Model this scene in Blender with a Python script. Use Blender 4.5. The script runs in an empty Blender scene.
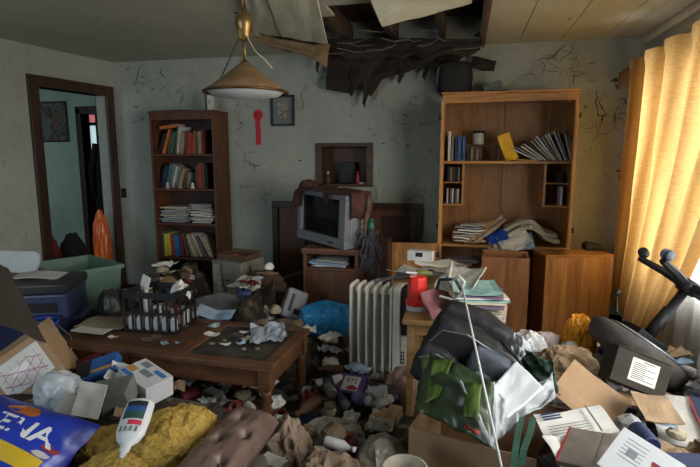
import bpy, bmesh, math, random
from mathutils import Vector, Matrix, Euler, noise
R = math.radians
sc = bpy.context.scene
COL = sc.collection

# ------------------------------------------------------------------ camera, sky, lights, exposure
F = 500.0; TH = math.atan(76 / F); YAW = math.atan2(115, 505.7); H = 1.45
cam = bpy.data.objects.new('camera', bpy.data.cameras.new('camera')); COL.objects.link(cam)
cam.location = (0, 0, H); cam.rotation_euler = (R(90) - TH, 0, YAW)
cam.data.sensor_width = 36; cam.data.lens = F / 700 * 36; cam.data.clip_start = 0.05
sc.camera = cam
sc.view_settings.view_transform = 'Standard'; sc.view_settings.look = 'None'
sc.view_settings.gamma = 1; sc.view_settings.use_curve_mapping = False
sc.view_settings.exposure = 0.0
sc.cycles.use_denoising = True
w = bpy.data.worlds.new('sky'); sc.world = w; w.use_nodes = True
w.node_tree.nodes['Background'].inputs[0].default_value = (0.80, 0.90, 1.0, 1)
w.node_tree.nodes['Background'].inputs[1].default_value = 2.0
def area(name, loc, direction, sx, sy, watts, color):
    l = bpy.data.lights.new(name, 'AREA'); l.shape = 'RECTANGLE'; l.size = sx; l.size_y = sy
    l.energy = watts; l.color = color
    o = bpy.data.objects.new(name, l); COL.objects.link(o); o.location = loc
    o.rotation_euler = Vector(direction).to_track_quat('-Z', 'Y').to_euler()
    return o
area('daylight_right_window', (2.15, 0.75, 1.75), (-1, 0.72, -0.22), 1.9, 2.2, 185, (1.0, 0.965, 0.90))
area('daylight_behind_curtain', (1.80, 3.2, 1.45), (-1, 0.0, -0.05), 1.5, 1.7, 72, (1.0, 0.97, 0.90))
area('daylight_front_window', (-2.75, -1.75, 1.55), (0, 1, -0.05), 1.3, 1.3, 46, (0.72, 0.85, 1.0))
area('daylight_hall', (-4.9, 2.25, 1.7), (0.15, 1, -0.1), 0.9, 1.2, 6, (0.75, 0.95, 0.95))

# pixel -> direction -> point, given one known coordinate (floor height, wall plane ...)
_f = Vector((-math.sin(YAW) * math.cos(TH), math.cos(YAW) * math.cos(TH), -math.sin(TH)))
_r = Vector((math.cos(YAW), math.sin(YAW), 0)); _u = _r.cross(_f)
def at(px, py, x=None, y=None, z=None):
    d = _f * F + _r * (px - 350) + _u * (233.5 - py)
    t = (z - H) / d.z if z is not None else (y / d.y if y is not None else x / d.x)
    return Vector((0, 0, H)) + d * t

# ------------------------------------------------------------------ materials
def new_mat(name):
    m = bpy.data.materials.new(name); m.use_nodes = True
    n = m.node_tree.nodes; l = m.node_tree.links
    return m, n, l, n['Principled BSDF']
def _mix(n, l, a, b, fac):
    x = n.new('ShaderNodeMix'); x.data_type = 'RGBA'
    for sock, v in ((x.inputs[6], a), (x.inputs[7], b)):
        if hasattr(v, 'links'): l.new(v, sock)
        else: sock.default_value = (*v, 1)
    if hasattr(fac, 'links'): l.new(fac, x.inputs[0])
    else: x.inputs[0].default_value = fac
    return x.outputs[2]
def _noise(n, l, vec, scale, detail=4, rough=.55, dist=0):
    t = n.new('ShaderNodeTexNoise'); t.inputs['Scale'].default_value = scale
    t.inputs['Detail'].default_value = detail; t.inputs['Roughness'].default_value = rough
    t.inputs['Distortion'].default_value = dist
    l.new(vec, t.inputs['Vector']); return t.outputs['Fac']
def _ramp(n, l, fac, a, b, ca=(0, 0, 0), cb=(1, 1, 1)):
    r = n.new('ShaderNodeValToRGB'); l.new(fac, r.inputs[0])
    r.color_ramp.elements[0].position = a; r.color_ramp.elements[1].position = b
    r.color_ramp.elements[0].color = (*ca, 1); r.color_ramp.elements[1].color = (*cb, 1)
    return r.outputs[0]
def _vec(n, l, scale=(1, 1, 1), rnd=True):
    tc = n.new('ShaderNodeTexCoord'); mp = n.new('ShaderNodeMapping')
    l.new(tc.outputs['Object'], mp.inputs[0]); mp.inputs['Scale'].default_value = scale
    if rnd:
        oi = n.new('ShaderNodeObjectInfo'); mm = n.new('ShaderNodeMath'); mm.operation = 'MULTIPLY'
        l.new(oi.outputs['Random'], mm.inputs[0]); mm.inputs[1].default_value = 37.0
        l.new(mm.outputs[0], mp.inputs['Location'])
    return mp.outputs[0]
MATS = {}
def mat(name, col, rough=.7, var=.22, scale=9., bump=.25, dirt=.35, dirtcol=(.035, .028, .02), metal=0., bscale=None, trans=0., alpha=1., spec=.4):
    if name in MATS: return MATS[name]
    m, n, l, p = new_mat(name)
    v = _vec(n, l)
    a = tuple(c * (1 - var) for c in col); b = tuple(min(1, c * (1 + var)) for c in col)
    c = _mix(n, l, a, b, _ramp(n, l, _noise(n, l, v, scale), .3, .7))
    if dirt > 0:
        d = _ramp(n, l, _noise(n, l, v, scale * .45 + 1.3, 6, .65), .52, .78)
        mm = n.new('ShaderNodeMath'); mm.operation = 'MULTIPLY'; l.new(d, mm.inputs[0]); mm.inputs[1].default_value = dirt
        c = _mix(n, l, c, dirtcol, mm.outputs[0])
    l.new(c, p.inputs['Base Color']); p.inputs['Roughness'].default_value = rough
    p.inputs['Metallic'].default_value = metal; p.inputs['Specular IOR Level'].default_value = spec
    p.inputs['Transmission Weight'].default_value = trans; p.inputs['Alpha'].default_value = alpha
    if bump > 0:
        bn = n.new('ShaderNodeBump'); bn.inputs['Strength'].default_value = bump; bn.inputs['Distance'].default_value = .01
        l.new(_noise(n, l, v, bscale or scale * 4, 5), bn.inputs['Height']); l.new(bn.outputs[0], p.inputs['Normal'])
    MATS[name] = m; return m
def wood(name, dark, light, scale=(14, 14, 1.1), rough=.5, wear=.25, wearcol=(.03, .02, .012)):
    if name in MATS: return MATS[name]
    m, n, l, p = new_mat(name)
    v = _vec(n, l, scale)
    g = _noise(n, l, v, 1.0, 7, .6, 1.2)
    c = _mix(n, l, dark, light, _ramp(n, l, g, .34, .66))
    fine = _vec(n, l, tuple(s * 5 for s in scale))
    c = _mix(n, l, c, tuple(x * .55 for x in dark), _ramp(n, l, _noise(n, l, fine, 1.0, 3, .6), .55, .8))
    v2 = _vec(n, l, (1, 1, 1))
    mm = n.new('ShaderNodeMath'); mm.operation = 'MULTIPLY'
    l.new(_ramp(n, l, _noise(n, l, v2, 5, 6, .65), .5, .75), mm.inputs[0]); mm.inputs[1].default_value = wear
    c = _mix(n, l, c, wearcol, mm.outputs[0])
    l.new(c, p.inputs['Base Color']); p.inputs['Roughness'].default_value = rough
    bn = n.new('ShaderNodeBump'); bn.inputs['Strength'].default_value = .15; bn.inputs['Distance'].default_value = .004
    l.new(g, bn.inputs['Height']); l.new(bn.outputs[0], p.inputs['Normal'])
    MATS[name] = m; return m
def cloth_through(name, col, tcol, mixf=.5, scale=30):
    m, n, l, p = new_mat(name)
    v = _vec(n, l, (1, 1, 1)); vs = _vec(n, l, (9, 9, 60))
    c = _mix(n, l, tuple(x * .75 for x in col), col, _ramp(n, l, _noise(n, l, vs, 3.0, 3), .35, .65))
    c = _mix(n, l, c, tuple(x * .45 for x in col), _ramp(n, l, _noise(n, l, v, 2.6, 6, .7), .58, .85))
    l.new(c, p.inputs['Base Color']); p.inputs['Roughness'].default_value = .9
    t = n.new('ShaderNodeBsdfTranslucent')
    l.new(_mix(n, l, tuple(x * .8 for x in tcol), tcol, _ramp(n, l, _noise(n, l, vs, 3.0, 3), .35, .65)), t.inputs['Color'])
    ms = n.new('ShaderNodeMixShader'); ms.inputs[0].default_value = mixf
    l.new(p.outputs[0], ms.inputs[1]); l.new(t.outputs[0], ms.inputs[2])
    l.new(ms.outputs[0], n['Material Output'].inputs[0])
    MATS[name] = m; return m

# ------------------------------------------------------------------ mesh helpers
def TRS(loc=(0, 0, 0), rot=(0, 0, 0), s=(1, 1, 1)):
    return Matrix.Translation(loc) @ Euler(tuple(R(a) for a in rot)).to_matrix().to_4x4() @ Matrix.Diagonal((*s, 1))
class MB:
    def __init__(s): s.v = []; s.f = []
    def add(s, vs, fs, M=None):
        b = len(s.v)
        s.v += [tuple(M @ Vector(p)) if M else tuple(p) for p in vs]
        s.f += [tuple(b + i for i in f) for f in fs]; return s
    def box(s, c, d, M=None, rot=None):
        hx, hy, hz_ = d[0] / 2, d[1] / 2, d[2] / 2
        vs = [(x * hx, y * hy, z * hz_) for z in (-1, 1) for y in (-1, 1) for x in (-1, 1)]
        q = TRS(c, rot) if rot else Matrix.Translation(c)
        return s.add(vs, [(0, 2, 3, 1), (4, 5, 7, 6), (0, 1, 5, 4), (2, 6, 7, 3), (0, 4, 6, 2), (1, 3, 7, 5)], M @ q if M else q)
    def b2(s, a, b, M=None):
        return s.box([(a[i] + b[i]) / 2 for i in range(3)], [abs(b[i] - a[i]) for i in range(3)], M)
    def lathe(s, prof, n=16, M=None, cap=True):
        vs = [(r * math.cos(2 * math.pi * i / n), r * math.sin(2 * math.pi * i / n), z) for r, z in prof for i in range(n)]
        fs = [(k * n + i, k * n + (i + 1) % n, (k + 1) * n + (i + 1) % n, (k + 1) * n + i) for k in range(len(prof) - 1) for i in range(n)]
        if cap: fs += [tuple(reversed(range(n))), tuple((len(prof) - 1) * n + i for i in range(n))]
        return s.add(vs, fs, M)
    def cyl(s, a, b, r, n=10, r2=None):
        a = Vector(a); b = Vector(b); d = b - a
        q = Matrix.Translation(a) @ d.to_track_quat('Z', 'Y').to_matrix().to_4x4()
        return s.lathe([(r, 0), (r if r2 is None else r2, d.length)], n, q)
    def tube(s, pts, r, n=6):
        pts = [Vector(p) for p in pts]; k = len(pts); vs = []
        up = Vector((.13, .31, .94)).normalized()
        for i, p in enumerate(pts):
            d = (pts[min(i + 1, k - 1)] - pts[max(i - 1, 0)]).normalized()
            a = d.cross(up)
            if a.length < .05: a = d.cross(Vector((1, 0, 0)))
            a.normalize(); b = d.cross(a); rr = r[i] if isinstance(r, (list, tuple)) else r
            vs += [p + (a * math.cos(2 * math.pi * j / n) + b * math.sin(2 * math.pi * j / n)) * rr for j in range(n)]
        fs = [(i * n + j, i * n + (j + 1) % n, (i + 1) * n + (j + 1) % n, (i + 1) * n + j) for i in range(k - 1) for j in range(n)]
        fs += [tuple(reversed(range(n))), tuple((k - 1) * n + j for j in range(n))]
        return s.add(vs, fs)
    def prism(s, poly, h, M=None):
        n = len(poly)
        vs = [(x, y, 0) for x, y in poly] + [(x, y, h) for x, y in poly]
        return s.add(vs, [tuple(reversed(range(n))), tuple(range(n, 2 * n))] + [(i, (i + 1) % n, n + (i + 1) % n, n + i) for i in range(n)], M)
    def grid(s, nu, nv, fn, t=0., M=None):
        P = [[Vector(fn(i / nu, j / nv)) for i in range(nu + 1)] for j in range(nv + 1)]
        idx = lambda i, j: j * (nu + 1) + i
        vs = [P[j][i] for j in range(nv + 1) for i in range(nu + 1)]
        fs = [(idx(i, j), idx(i + 1, j), idx(i + 1, j + 1), idx(i, j + 1)) for j in range(nv) for i in range(nu)]
        if t:
            off = len(vs); top = []
            for j in range(nv + 1):
                for i in range(nu + 1):
                    du = P[j][min(i + 1, nu)] - P[j][max(i - 1, 0)]; dv = P[min(j + 1, nv)][i] - P[max(j - 1, 0)][i]
                    nn = du.cross(dv); nn = nn.normalized() if nn.length > 1e-9 else Vector((0, 0, 1))
                    top.append(P[j][i] - nn * t)
            vs = vs + top
            fs += [tuple(off + k for k in reversed(f)) for f in fs]
            rim = [idx(i, 0) for i in range(nu)] + [idx(nu, j) for j in range(nv)] + [idx(i, nv) for i in range(nu, 0, -1)] + [idx(0, j) for j in range(nv, 0, -1)]
            fs += [(rim[k], rim[k] + off, rim[(k + 1) % len(rim)] + off, rim[(k + 1) % len(rim)]) for k in range(len(rim))]
        return s.add(vs, fs, M)
    def blob(s, d, seed=0, amp=.25, freq=2.2, sub=3, flat=-.55, M=None, ridge=True, box=0.):
        bm = bmesh.new(); bmesh.ops.create_icosphere(bm, subdivisions=sub, radius=1)
        o = Vector((seed * 7.31, seed * 3.17, seed * 1.73)); vs = []
        for v in bm.verts:
            p = v.co.copy()
            if box > 0:
                m_ = max(abs(p.x), abs(p.y), abs(p.z)); p = p.lerp(p / m_, box)
            a = noise.noise(p * freq + o); b_ = noise.noise(p * freq * 2.3 + o * 1.7)
            k = (1 - 2.2 * abs(a)) * .6 + (1 - 2.2 * abs(b_)) * .4 if ridge else a * .8 + b_ * .3
            if ridge == 'v':
                d0 = noise.voronoi(p * freq * .8 + o)[0]; d1 = noise.voronoi(p * freq * 1.9 + o * 2)[0]
                k = .35 - .8 * (min(.7, d0[1] - d0[0]) * 1.6 - .5) - .35 * (min(.7, d1[1] - d1[0]) * 1.6 - .5) + .5 * a
            p = p * (1 + amp * (k - .35 if ridge else k))
            if p.z < flat: p.z = flat + (p.z - flat) * .08
            vs.append((p.x * d[0] / 2, p.y * d[1] / 2, (p.z - flat) * d[2] / (1 - flat)))
        bm.verts.index_update(); fs = [tuple(q.index for q in f.verts) for f in bm.faces]; bm.free()
        return s.add(vs, fs, M)
    def mesh(s, name, m=None, smooth=False, bevel=0, seg=2):
        me = bpy.data.meshes.new(name); me.from_pydata(s.v, [], s.f)
        if bevel:
            bm = bmesh.new(); bm.from_mesh(me)
            ed = [e for e in bm.edges if len(e.link_faces) == 2 and e.calc_face_angle(0) > .6]
            bmesh.ops.bevel(bm, geom=ed, offset=bevel, segments=seg, affect='EDGES', profile=.6, clamp_overlap=True)
            bm.to_mesh(me); bm.free()
        me.update()
        if smooth: me.polygons.foreach_set('use_smooth', [True] * len(me.polygons))
        if m: me.materials.append(m)
        return me
    def build(s, name, m, parent=None, smooth=False, bevel=0, seg=2, loc=None, rot=None, label=None):
        o = bpy.data.objects.new(name, s.mesh(name, m, smooth, bevel, seg)); COL.objects.link(o)
        if parent: o.parent = parent
        if loc is not None: o.location = loc
        if rot is not None: o.rotation_euler = tuple(R(a) for a in rot)
        if label: o['label'] = label
        return o
def tag(o, label, cat, group=None):
    o['label'] = label; o['category'] = cat
    if group: o['group'] = group
    return o
def thing(name, label, cat, loc=(0, 0, 0), rot=(0, 0, 0), group=None):
    o = bpy.data.objects.new(name, None); COL.objects.link(o); o.empty_display_size = .1
    o.location = loc; o.rotation_euler = tuple(R(a) for a in rot)
    return tag(o, label, cat, group)
def struct(o): o['kind'] = 'structure'; return o
def dup(o, loc=None, rot=None, label=None, group=None, scale=None, parent=None):
    c = o.copy(); COL.objects.link(c); c.parent = parent
    if loc is not None: c.location = loc
    if rot is not None: c.rotation_euler = tuple(R(a) for a in rot)
    if label: c['label'] = label
    if group: c['group'] = group
    if scale: c.scale = scale
    for ch in o.children: dup(ch, parent=c)
    return c
def text(s_, m, parent, size, M, extrude=.0006, shear=0, offset=0, name='lettering'):
    cu = bpy.data.curves.new('t', 'FONT'); cu.body = s_; cu.size = size; cu.extrude = extrude; cu.shear = shear; cu.offset = offset
    cu.align_x = 'CENTER'; cu.align_y = 'CENTER'
    o = bpy.data.objects.new('t', cu); COL.objects.link(o)
    me = bpy.data.meshes.new_from_object(o.evaluated_get(bpy.context.evaluated_depsgraph_get()))
    bpy.data.objects.remove(o); me.transform(M); me.materials.clear(); me.materials.append(m)
    q = bpy.data.objects.new(name, me); COL.objects.link(q); q.parent = parent; return q
ORD = ['first', 'second', 'third', 'fourth', 'fifth', 'sixth', 'seventh', 'eighth', 'ninth', 'tenth', 'eleventh', 'twelfth', 'thirteenth', 'fourteenth', 'fifteenth', 'sixteenth', 'seventeenth', 'eighteenth', 'nineteenth', 'twentieth']
# ------------------------------------------------------------------ the room
DB = 4.60; XR = 1.38; ZC = 2.40; YF = -1.7
def wall_mat(name, c, stain):
    m, n, l, p = new_mat(name); v = _vec(n, l, (1, 1, 1), False)
    c1 = _mix(n, l, tuple(x * .82 for x in c), c, _ramp(n, l, _noise(n, l, v, 3.0, 8, .7), .32, .68))
    c1 = _mix(n, l, c1, tuple(x * .74 for x in c), _ramp(n, l, _noise(n, l, v, 22, 8, .75), .5, .74))
    c1 = _mix(n, l, c1, stain, _ramp(n, l, _noise(n, l, v, 5.5, 10, .8), .60, .80))
    c1 = _mix(n, l, c1, (.02, .017, .012), _ramp(n, l, _noise(n, l, v, 17, 4, .6), .70, .76))
    l.new(c1, p.inputs['Base Color']); p.inputs['Roughness'].default_value = .92; p.inputs['Specular IOR Level'].default_value = .2
    b = n.new('ShaderNodeBump'); b.inputs['Strength'].default_value = .35; b.inputs['Distance'].default_value = .01
    l.new(_noise(n, l, v, 60, 5), b.inputs['Height']); l.new(b.outputs[0], p.inputs['Normal'])
    return m
ZT = ZC + .36
m_wall = wall_mat('wall_paint', (.40, .42, .36), (.12, .115, .085))
m_hall = wall_mat('hall_paint', (.45, .58, .52), (.25, .28, .22))
m_ceil = wall_mat('ceiling_board', (.51, .51, .41), (.20, .17, .11))
m_trim = wood('dark_trim_wood', (.028, .013, .008), (.062, .028, .016), rough=.45)
m_attic = wood('attic_timber', (.045, .026, .016), (.12, .07, .042), (9, 1.0, 9), rough=.85)
m_rot = mat('rotted_board', (.030, .021, .015), .95, .5, 7, .6, .5)
m_black = mat('black_plastic', (.012, .012, .013), .45, .2, 12, .1, 0)
m_floor = wood('floor_boards', (.04, .026, .018), (.09, .06, .04), (1, 9, 9), rough=.7)

# floor of boards
fl = struct(MB().b2((-6.2, YF, -.12), (XR + .2, 7.0, -.02)).build('floor', mat('subfloor', (.03, .022, .016), .9)))
for i in range(17):
    y0 = .4 + i * .25
    MB().b2((-3.4, y0 + .002, -.02), (XR, y0 + .248, 0)).build('floor_board', m_floor, fl)

# back wall with the niche opening
N0 = at(319, 147, y=DB); N1 = at(369.5, 184, y=DB)      # inner niche opening
wb = MB()
wb.b2((-3.53, DB, -.1), (N0.x, DB + .12, ZT)); wb.b2((N1.x, DB, -.1), (XR + .2, DB + .12, ZT))
wb.b2((N0.x, DB, N0.z), (N1.x, DB + .12, ZT)); wb.b2((N0.x, DB, -.1), (N1.x, DB + .12, N1.z))
wall_back = struct(wb.build('wall_back', m_wall))
# left wall, slightly splayed, with the doorway: local s runs from the back corner towards the camera, t outwards
WL = Matrix(((-.155, -.988, 0, -3.51), (-.988, .155, 0, DB), (0, 0, 1, 0), (0, 0, 0, 1)))
wl = MB(); S0, S1, DZ = .13, .845, 2.06
wl.b2((-.03, 0, -.1), (S0, .12, ZT), WL); wl.b2((S1, 0, -.1), (6.5, .12, ZT), WL); wl.b2((S0, 0, DZ), (S1, .12, ZT), WL)
wall_left = struct(wl.build('wall_left', m_wall))
# right wall with the window
WY0, WY1, WZ0, WZ1 = .55, 4.05, .62, 2.08
wr = MB()
wr.b2((XR, YF, -.1), (XR + .14, WY0, ZT)); wr.b2((XR, WY1, -.1), (XR + .14, DB + .12, ZT))
wr.b2((XR, WY0, WZ1), (XR + .14, WY1, ZT)); wr.b2((XR, WY0, -.1), (XR + .14, WY1, WZ0))
wall_right = struct(wr.build('wall_right', m_wall))
wf = MB()                                                # wall behind the camera with its own window
wf.b2((-4.9, YF - .12, -.1), (-3.4, YF, ZT)); wf.b2((-2.1, YF - .12, -.1), (XR + .2, YF, ZT))
wf.b2((-3.4, YF - .12, 2.1), (-2.1, YF, ZT)); wf.b2((-3.4, YF - .12, -.1), (-2.1, YF, .9))
wall_front = struct(wf.build('wall_front', m_wall))
m_white = mat('old_white_paint', (.62, .60, .54), .6, .12, 10, .1, .25)
m_glass = mat('window_glass', (.9, .95, .95), .05, 0, 5, 0, 0, alpha=.12)
def window(name, ax, lo, hi, plane, n_div):
    w_ = struct(thing(name, 'white framed window', 'window'))
    del w_['category']; del w_['label']
    def bx(a, b, nm, m):
        p0 = (plane + .03, a[0], a[1]) if ax == 'x' else (a[0], plane - .03, a[1])
        p1 = (plane + .08, b[0], b[1]) if ax == 'x' else (b[0], plane - .08, b[1])
        return MB().b2(p0, p1).build(nm, m, w_, bevel=.004)
    bx((lo[0], lo[1]), (hi[0], lo[1] + .06), 'window_sill', m_white); bx((lo[0], hi[1] - .05), (hi[0], hi[1]), 'window_frame', m_white)
    for i in range(n_div + 1):
        c = lo[0] + (hi[0] - lo[0]) * i / n_div
        bx((c - .025, lo[1] + .06), (c + .025, hi[1] - .05), 'mullion', m_white)
    for i in range(n_div):
        a = lo[0] + (hi[0] - lo[0]) * i / n_div + .025; b = lo[0] + (hi[0] - lo[0]) * (i + 1) / n_div - .025
        q0 = (plane + .052, a, lo[1] + .06) if ax == 'x' else (a, plane - .052, lo[1] + .06)
        q1 = (plane + .056, b, hi[1] - .05) if ax == 'x' else (b, plane - .056, hi[1] - .05)
        MB().b2(q0, q1).build('pane', m_glass, w_)
window('window_1', 'x', (WY0, WZ0), (WY1, WZ1), XR, 3)
window('window_2', 'y', (-3.4, .9), (-2.1, 2.1), YF, 2)
# baseboards
struct(MB().b2((-3.5, DB - .018, 0), (XR, DB, .1)).build('baseboard_back', m_trim))
struct(MB().b2((S1 + .1, -.018, 0), (6.2, 0, .1), WL).build('baseboard_left', m_trim))
# door casing of the doorway
d1 = struct(bpy.data.objects.new('door_1', None)); COL.objects.link(d1)
for a, b, nm in (((S0 - .095, -.025, 0), (S0, .13, DZ + .095), 'door_jamb'), ((S1, -.025, 0), (S1 + .095, .13, DZ + .095), 'door_jamb'), ((S0, -.025, DZ), (S1, .13, DZ + .095), 'door_head')):
    MB().b2(a, b, WL).build(nm, m_trim, d1, bevel=.006)

# ceiling of long boards, with a collapsed part by the back wall
HX0, HX1, HY0 = -1.62, .10, 3.35
ceil = struct(MB().b2((-4.95, YF, ZC + .30), (XR + .2, DB + .1, ZC + .36)).build('ceiling', m_attic))
xs = [XR]
while xs[-1] > -4.9: xs.append(xs[-1] - .325)
for a, b in zip(xs[1:], xs):
    g = .003 if b > -.6 else .0008
    if a >= HX1 - .05 or b <= HX0 + .05:
        MB().b2((a + g, YF, ZC), (b - g, DB, ZC + .014)).build('ceiling_board', m_ceil, ceil)
    else:
        MB().b2((a + g, YF, ZC), (b - g, HY0 + .12 * math.sin(a * 9), ZC + .014)).build('ceiling_board', m_ceil, ceil)
        if a < HX0: MB().b2((a + g, HY0 + .12 * math.sin(a * 9) + .001, ZC), (HX0, DB, ZC + .0139)).build('ceiling_board', m_ceil, ceil)
# timber seen in the hole: joists, roof boards, side cheek
for k, x in enumerate((-1.45, -1.04, -.63, -.22)):
    MB().b2((x - .025, 2.6, ZC + .05), (x + .025, DB, ZC + .21)).build('ceiling_joist', m_attic, ceil)
for k in range(7):
    MB().b2((HX0 - .3, 2.9 + k * .245, ZC + .25), (HX1 + .2, 3.135 + k * .245, ZC + .275)).build('roof_board', m_attic, ceil)
mb = MB(); mb.b2((HX1 + .0, 3.0, ZC - .02), (HX1 + .03, DB, ZC + .24))
mb.build('hole_cheek', wood('raw_timber', (.10, .055, .03), (.20, .12, .065), (9, 1, 9), rough=.8), ceil)
for k in range(9):                                       # splinters along the cheek
    y = 3.35 + k * .13
    MB().prism([(0, 0), (.03 + .02 * (k % 3), .01), (0, .05)], .006, TRS((HX1 - .002, y, ZC + .02 + .05 * (k % 4)), (90, 0, 180))).build('splinter', m_rot, ceil)
m_panel = wall_mat('ceiling_panel_pale', (.60, .58, .44), (.26, .21, .12))
def quad_panel(name, pts, t, m, parent=None, nu=10, nv=8, amp=.012, seed=0):
    a, b, c, d = [Vector(p) for p in pts]
    def fn(u, v):
        p = a.lerp(b, u).lerp(d.lerp(c, u), v)
        p.z += amp * noise.noise(Vector((u * 3 + seed, v * 3, seed * 2.)))
        return p
    return MB().grid(nu, nv, fn, t).build(name, m, parent)
quad_panel('fallen_board', [at(240, -14, z=2.37), at(262, -14, z=2.365), at(281, 34.5, y=3.64), at(254, 31, y=3.62)], .014, m_panel, ceil)
quad_panel('fallen_board', [at(263, -14, z=2.355), at(315, -14, z=2.34), at(327.5, 42, y=3.64), at(282, 35, y=3.60)], .014, m_panel, ceil, seed=2)
quad_panel('fallen_board', [at(366, -12, z=2.39), at(474, -12, z=2.39), at(471, 1, y=3.36), at(382, 25, y=3.30)], .014, m_panel, ceil, seed=3)
quad_panel('broken_board', [at(250, 33, y=3.9), at(318, 45, y=4.0), at(311, 56, y=4.05), at(262, 42, y=3.95)], .012, mat('brown_paper_board', (.24, .155, .075), .9, .3, 8, .3), ceil, seed=5)
quad_panel('broken_board', [at(280, 46, y=4.1), at(330, 44, y=4.2), at(326, 68, y=4.2), at(316, 60, y=4.1)], .010, mat('brown_paper_board', (.13, .085, .045)), ceil, seed=6)
# rotted sheet sagging down in front of the back wall, ragged lower edge
def sag(px0, px1, top, bots, yy, seed, m, name='sagging_sheet'):
    def fn(u, v):
        k = u * (len(bots) - 1); i = min(int(k), len(bots) - 2); bt = bots[i] + (bots[i + 1] - bots[i]) * (k - i)
        px = px0 + (px1 - px0) * u; py = top + (bt - top) * v
        p = at(px, py, y=yy); p.y += .05 * noise.noise(Vector((u * 5 + seed, v * 3, 1.))) - .04
        return p
    return MB().grid(26, 10, fn, .008).build(name, m, ceil)
sag(328, 470, 40, [90, 92, 94, 84, 97, 80, 76, 74, 70, 66, 62, 70, 60, 52], 4.52, 1, m_rot)
sag(326, 480, 40, [50, 56, 60, 58, 62, 56, 60, 54, 62, 56, 54, 58, 50], 4.30, 4, m_rot)
for k, (px, py, L) in enumerate([(365, 96, .10), (318, 60, .12), (352, 90, .06), (400, 78, .05), (425, 72, .07)]):
    p = at(px, py, y=4.46)
    MB().tube([p + Vector((0, 0, .12)), p + Vector((.01, 0, .02)), p - Vector((.01, 0, L * .6)), p - Vector((.0, 0, L))], [.03, .026, .016, .003], 6).build('hanging_shred', m_rot, ceil)
rr = random.Random(4)
for k in range(16):                                      # pale torn strips of lath and wire in the hole
    p = at(300 + k * 10 + rr.uniform(-8, 8), rr.uniform(28, 52), y=4.15)
    q = p + Vector((rr.uniform(.08, .35), rr.uniform(-.1, .1), rr.uniform(-.05, .06)))
    MB().tube([p, p.lerp(q, .5) + Vector((0, 0, -.02)), q], [.004, .003, .0015], 4).build('torn_lath', mat('torn_lath', (.22, .19, .14), .9), ceil)

# cobwebs and mould streaks on the back wall: thin dark strands
m_web = mat('sooty_cobweb', (.085, .07, .048), .95, .3, 20, 0, 0)
rw = random.Random(11)
def web(px, py, n, ln, ang, r=.0019, spread=70):
    mb = MB()
    for k in range(n):
        p = at(px + rw.uniform(-6, 6), py + rw.uniform(-6, 6), y=DB - .006); a = R(ang + rw.uniform(-spread, spread)); pts = []
        for j in range(6):
            pts.append(Vector(p)); a += rw.uniform(-1.1, 1.1)
            p = p + Vector((math.cos(a), 0, math.sin(a))) * ln / 6
        mb.tube(pts, [r * q for q in (.4, 1, rw.uniform(.4, 1.8), .9, .6, .2)], 4)
    mb.build('cobweb', m_web, wall_back)
for a in [(135, 85, 2, .35, 10), (168, 82, 3, .18, 200), (180, 96, 3, .22, -60), (218, 150, 3, .2, 60), (240, 135, 3, .18, -30), (246, 160, 4, .16, 90), (238, 190, 3, .2, 20), (250, 170, 3, .14, 70), (300, 100, 3, .2, -20), (262, 200, 3, .12, 60), (240, 108, 5, .10, 0), (258, 92, 5, .10, 90),
          (392, 125, 3, .22, 10), (397, 132, 3, .14, -60), (420, 120, 3, .12, -80), (410, 195, 4, .2, 20), (432, 205, 3, .2, 70), (375, 205, 3, .2, 0), (412, 100, 4, .14, -40), (380, 105, 3, .14, 60),
          (556, 63, 4, .3, 10), (570, 70, 6, .2, -20), (540, 75, 4, .2, 90), (548, 58, 5, .2, 20), (617, 110, 4, .25, -30, .003), (604, 112, 4, .2, 220, .004), (622, 105, 5, .15, 60), (597, 128, 4, .18, 250), (616, 80, 3, .08, -60, .008), (625, 157, 4, .1, 30, .009), (620, 174, 4, .09, -60, .009), (594, 126, 3, .12, 60), (630, 200, 3, .08, 0)]:
    web(*a)
for k in range(42):
    px = rw.choice([rw.uniform(232, 435), rw.uniform(232, 435), rw.uniform(578, 640), rw.uniform(112, 148)]); py = rw.uniform(66, 200)
    web(px, py, 1, rw.uniform(.03, .10), rw.uniform(0, 360), rw.uniform(.002, .0045))

# hall beyond the doorway
HY = 5.25
hw = MB(); hx = at(81, 150, y=HY).x; hx2 = at(116, 150, y=HY).x
hw.b2((-6.2, HY, -.1), (hx, HY + .1, ZC)); hw.b2((hx, HY, 2.02), (-3.3, HY + .1, ZC)); hw.b2((hx2, HY, -.1), (-3.3, HY + .1, ZC))
wall_hall = struct(hw.build('wall_hall', m_hall))
hw = MB(); hw.b2((-6.2, 1.9, -.1), (-6.1, 7, ZC)); hw.b2((-6.2, 1.9, -.1), (-5.6, 2.0, ZC)); hw.b2((-4.3, 1.9, -.1), (-4.1, 2.0, ZC))
hw.b2((-5.6, 1.9, -.1), (-4.3, 2.0, .9)); hw.b2((-5.6, 1.9, 2.1), (-4.3, 2.0, ZC))
struct(hw.build('wall_hall_far', m_hall))
struct(MB().b2((-6.2, 1.9, ZC), (-4.98, 7.0, ZC + .1)).b2((-4.98, DB + .13, ZC), (-3.3, 7.0, ZC + .1)).build('ceiling_hall', m_ceil))
struct(MB().b2((-3.62, DB + .01, -.1), (-3.532, 7.0, ZT)).build('wall_hall_end', m_hall))
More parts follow.
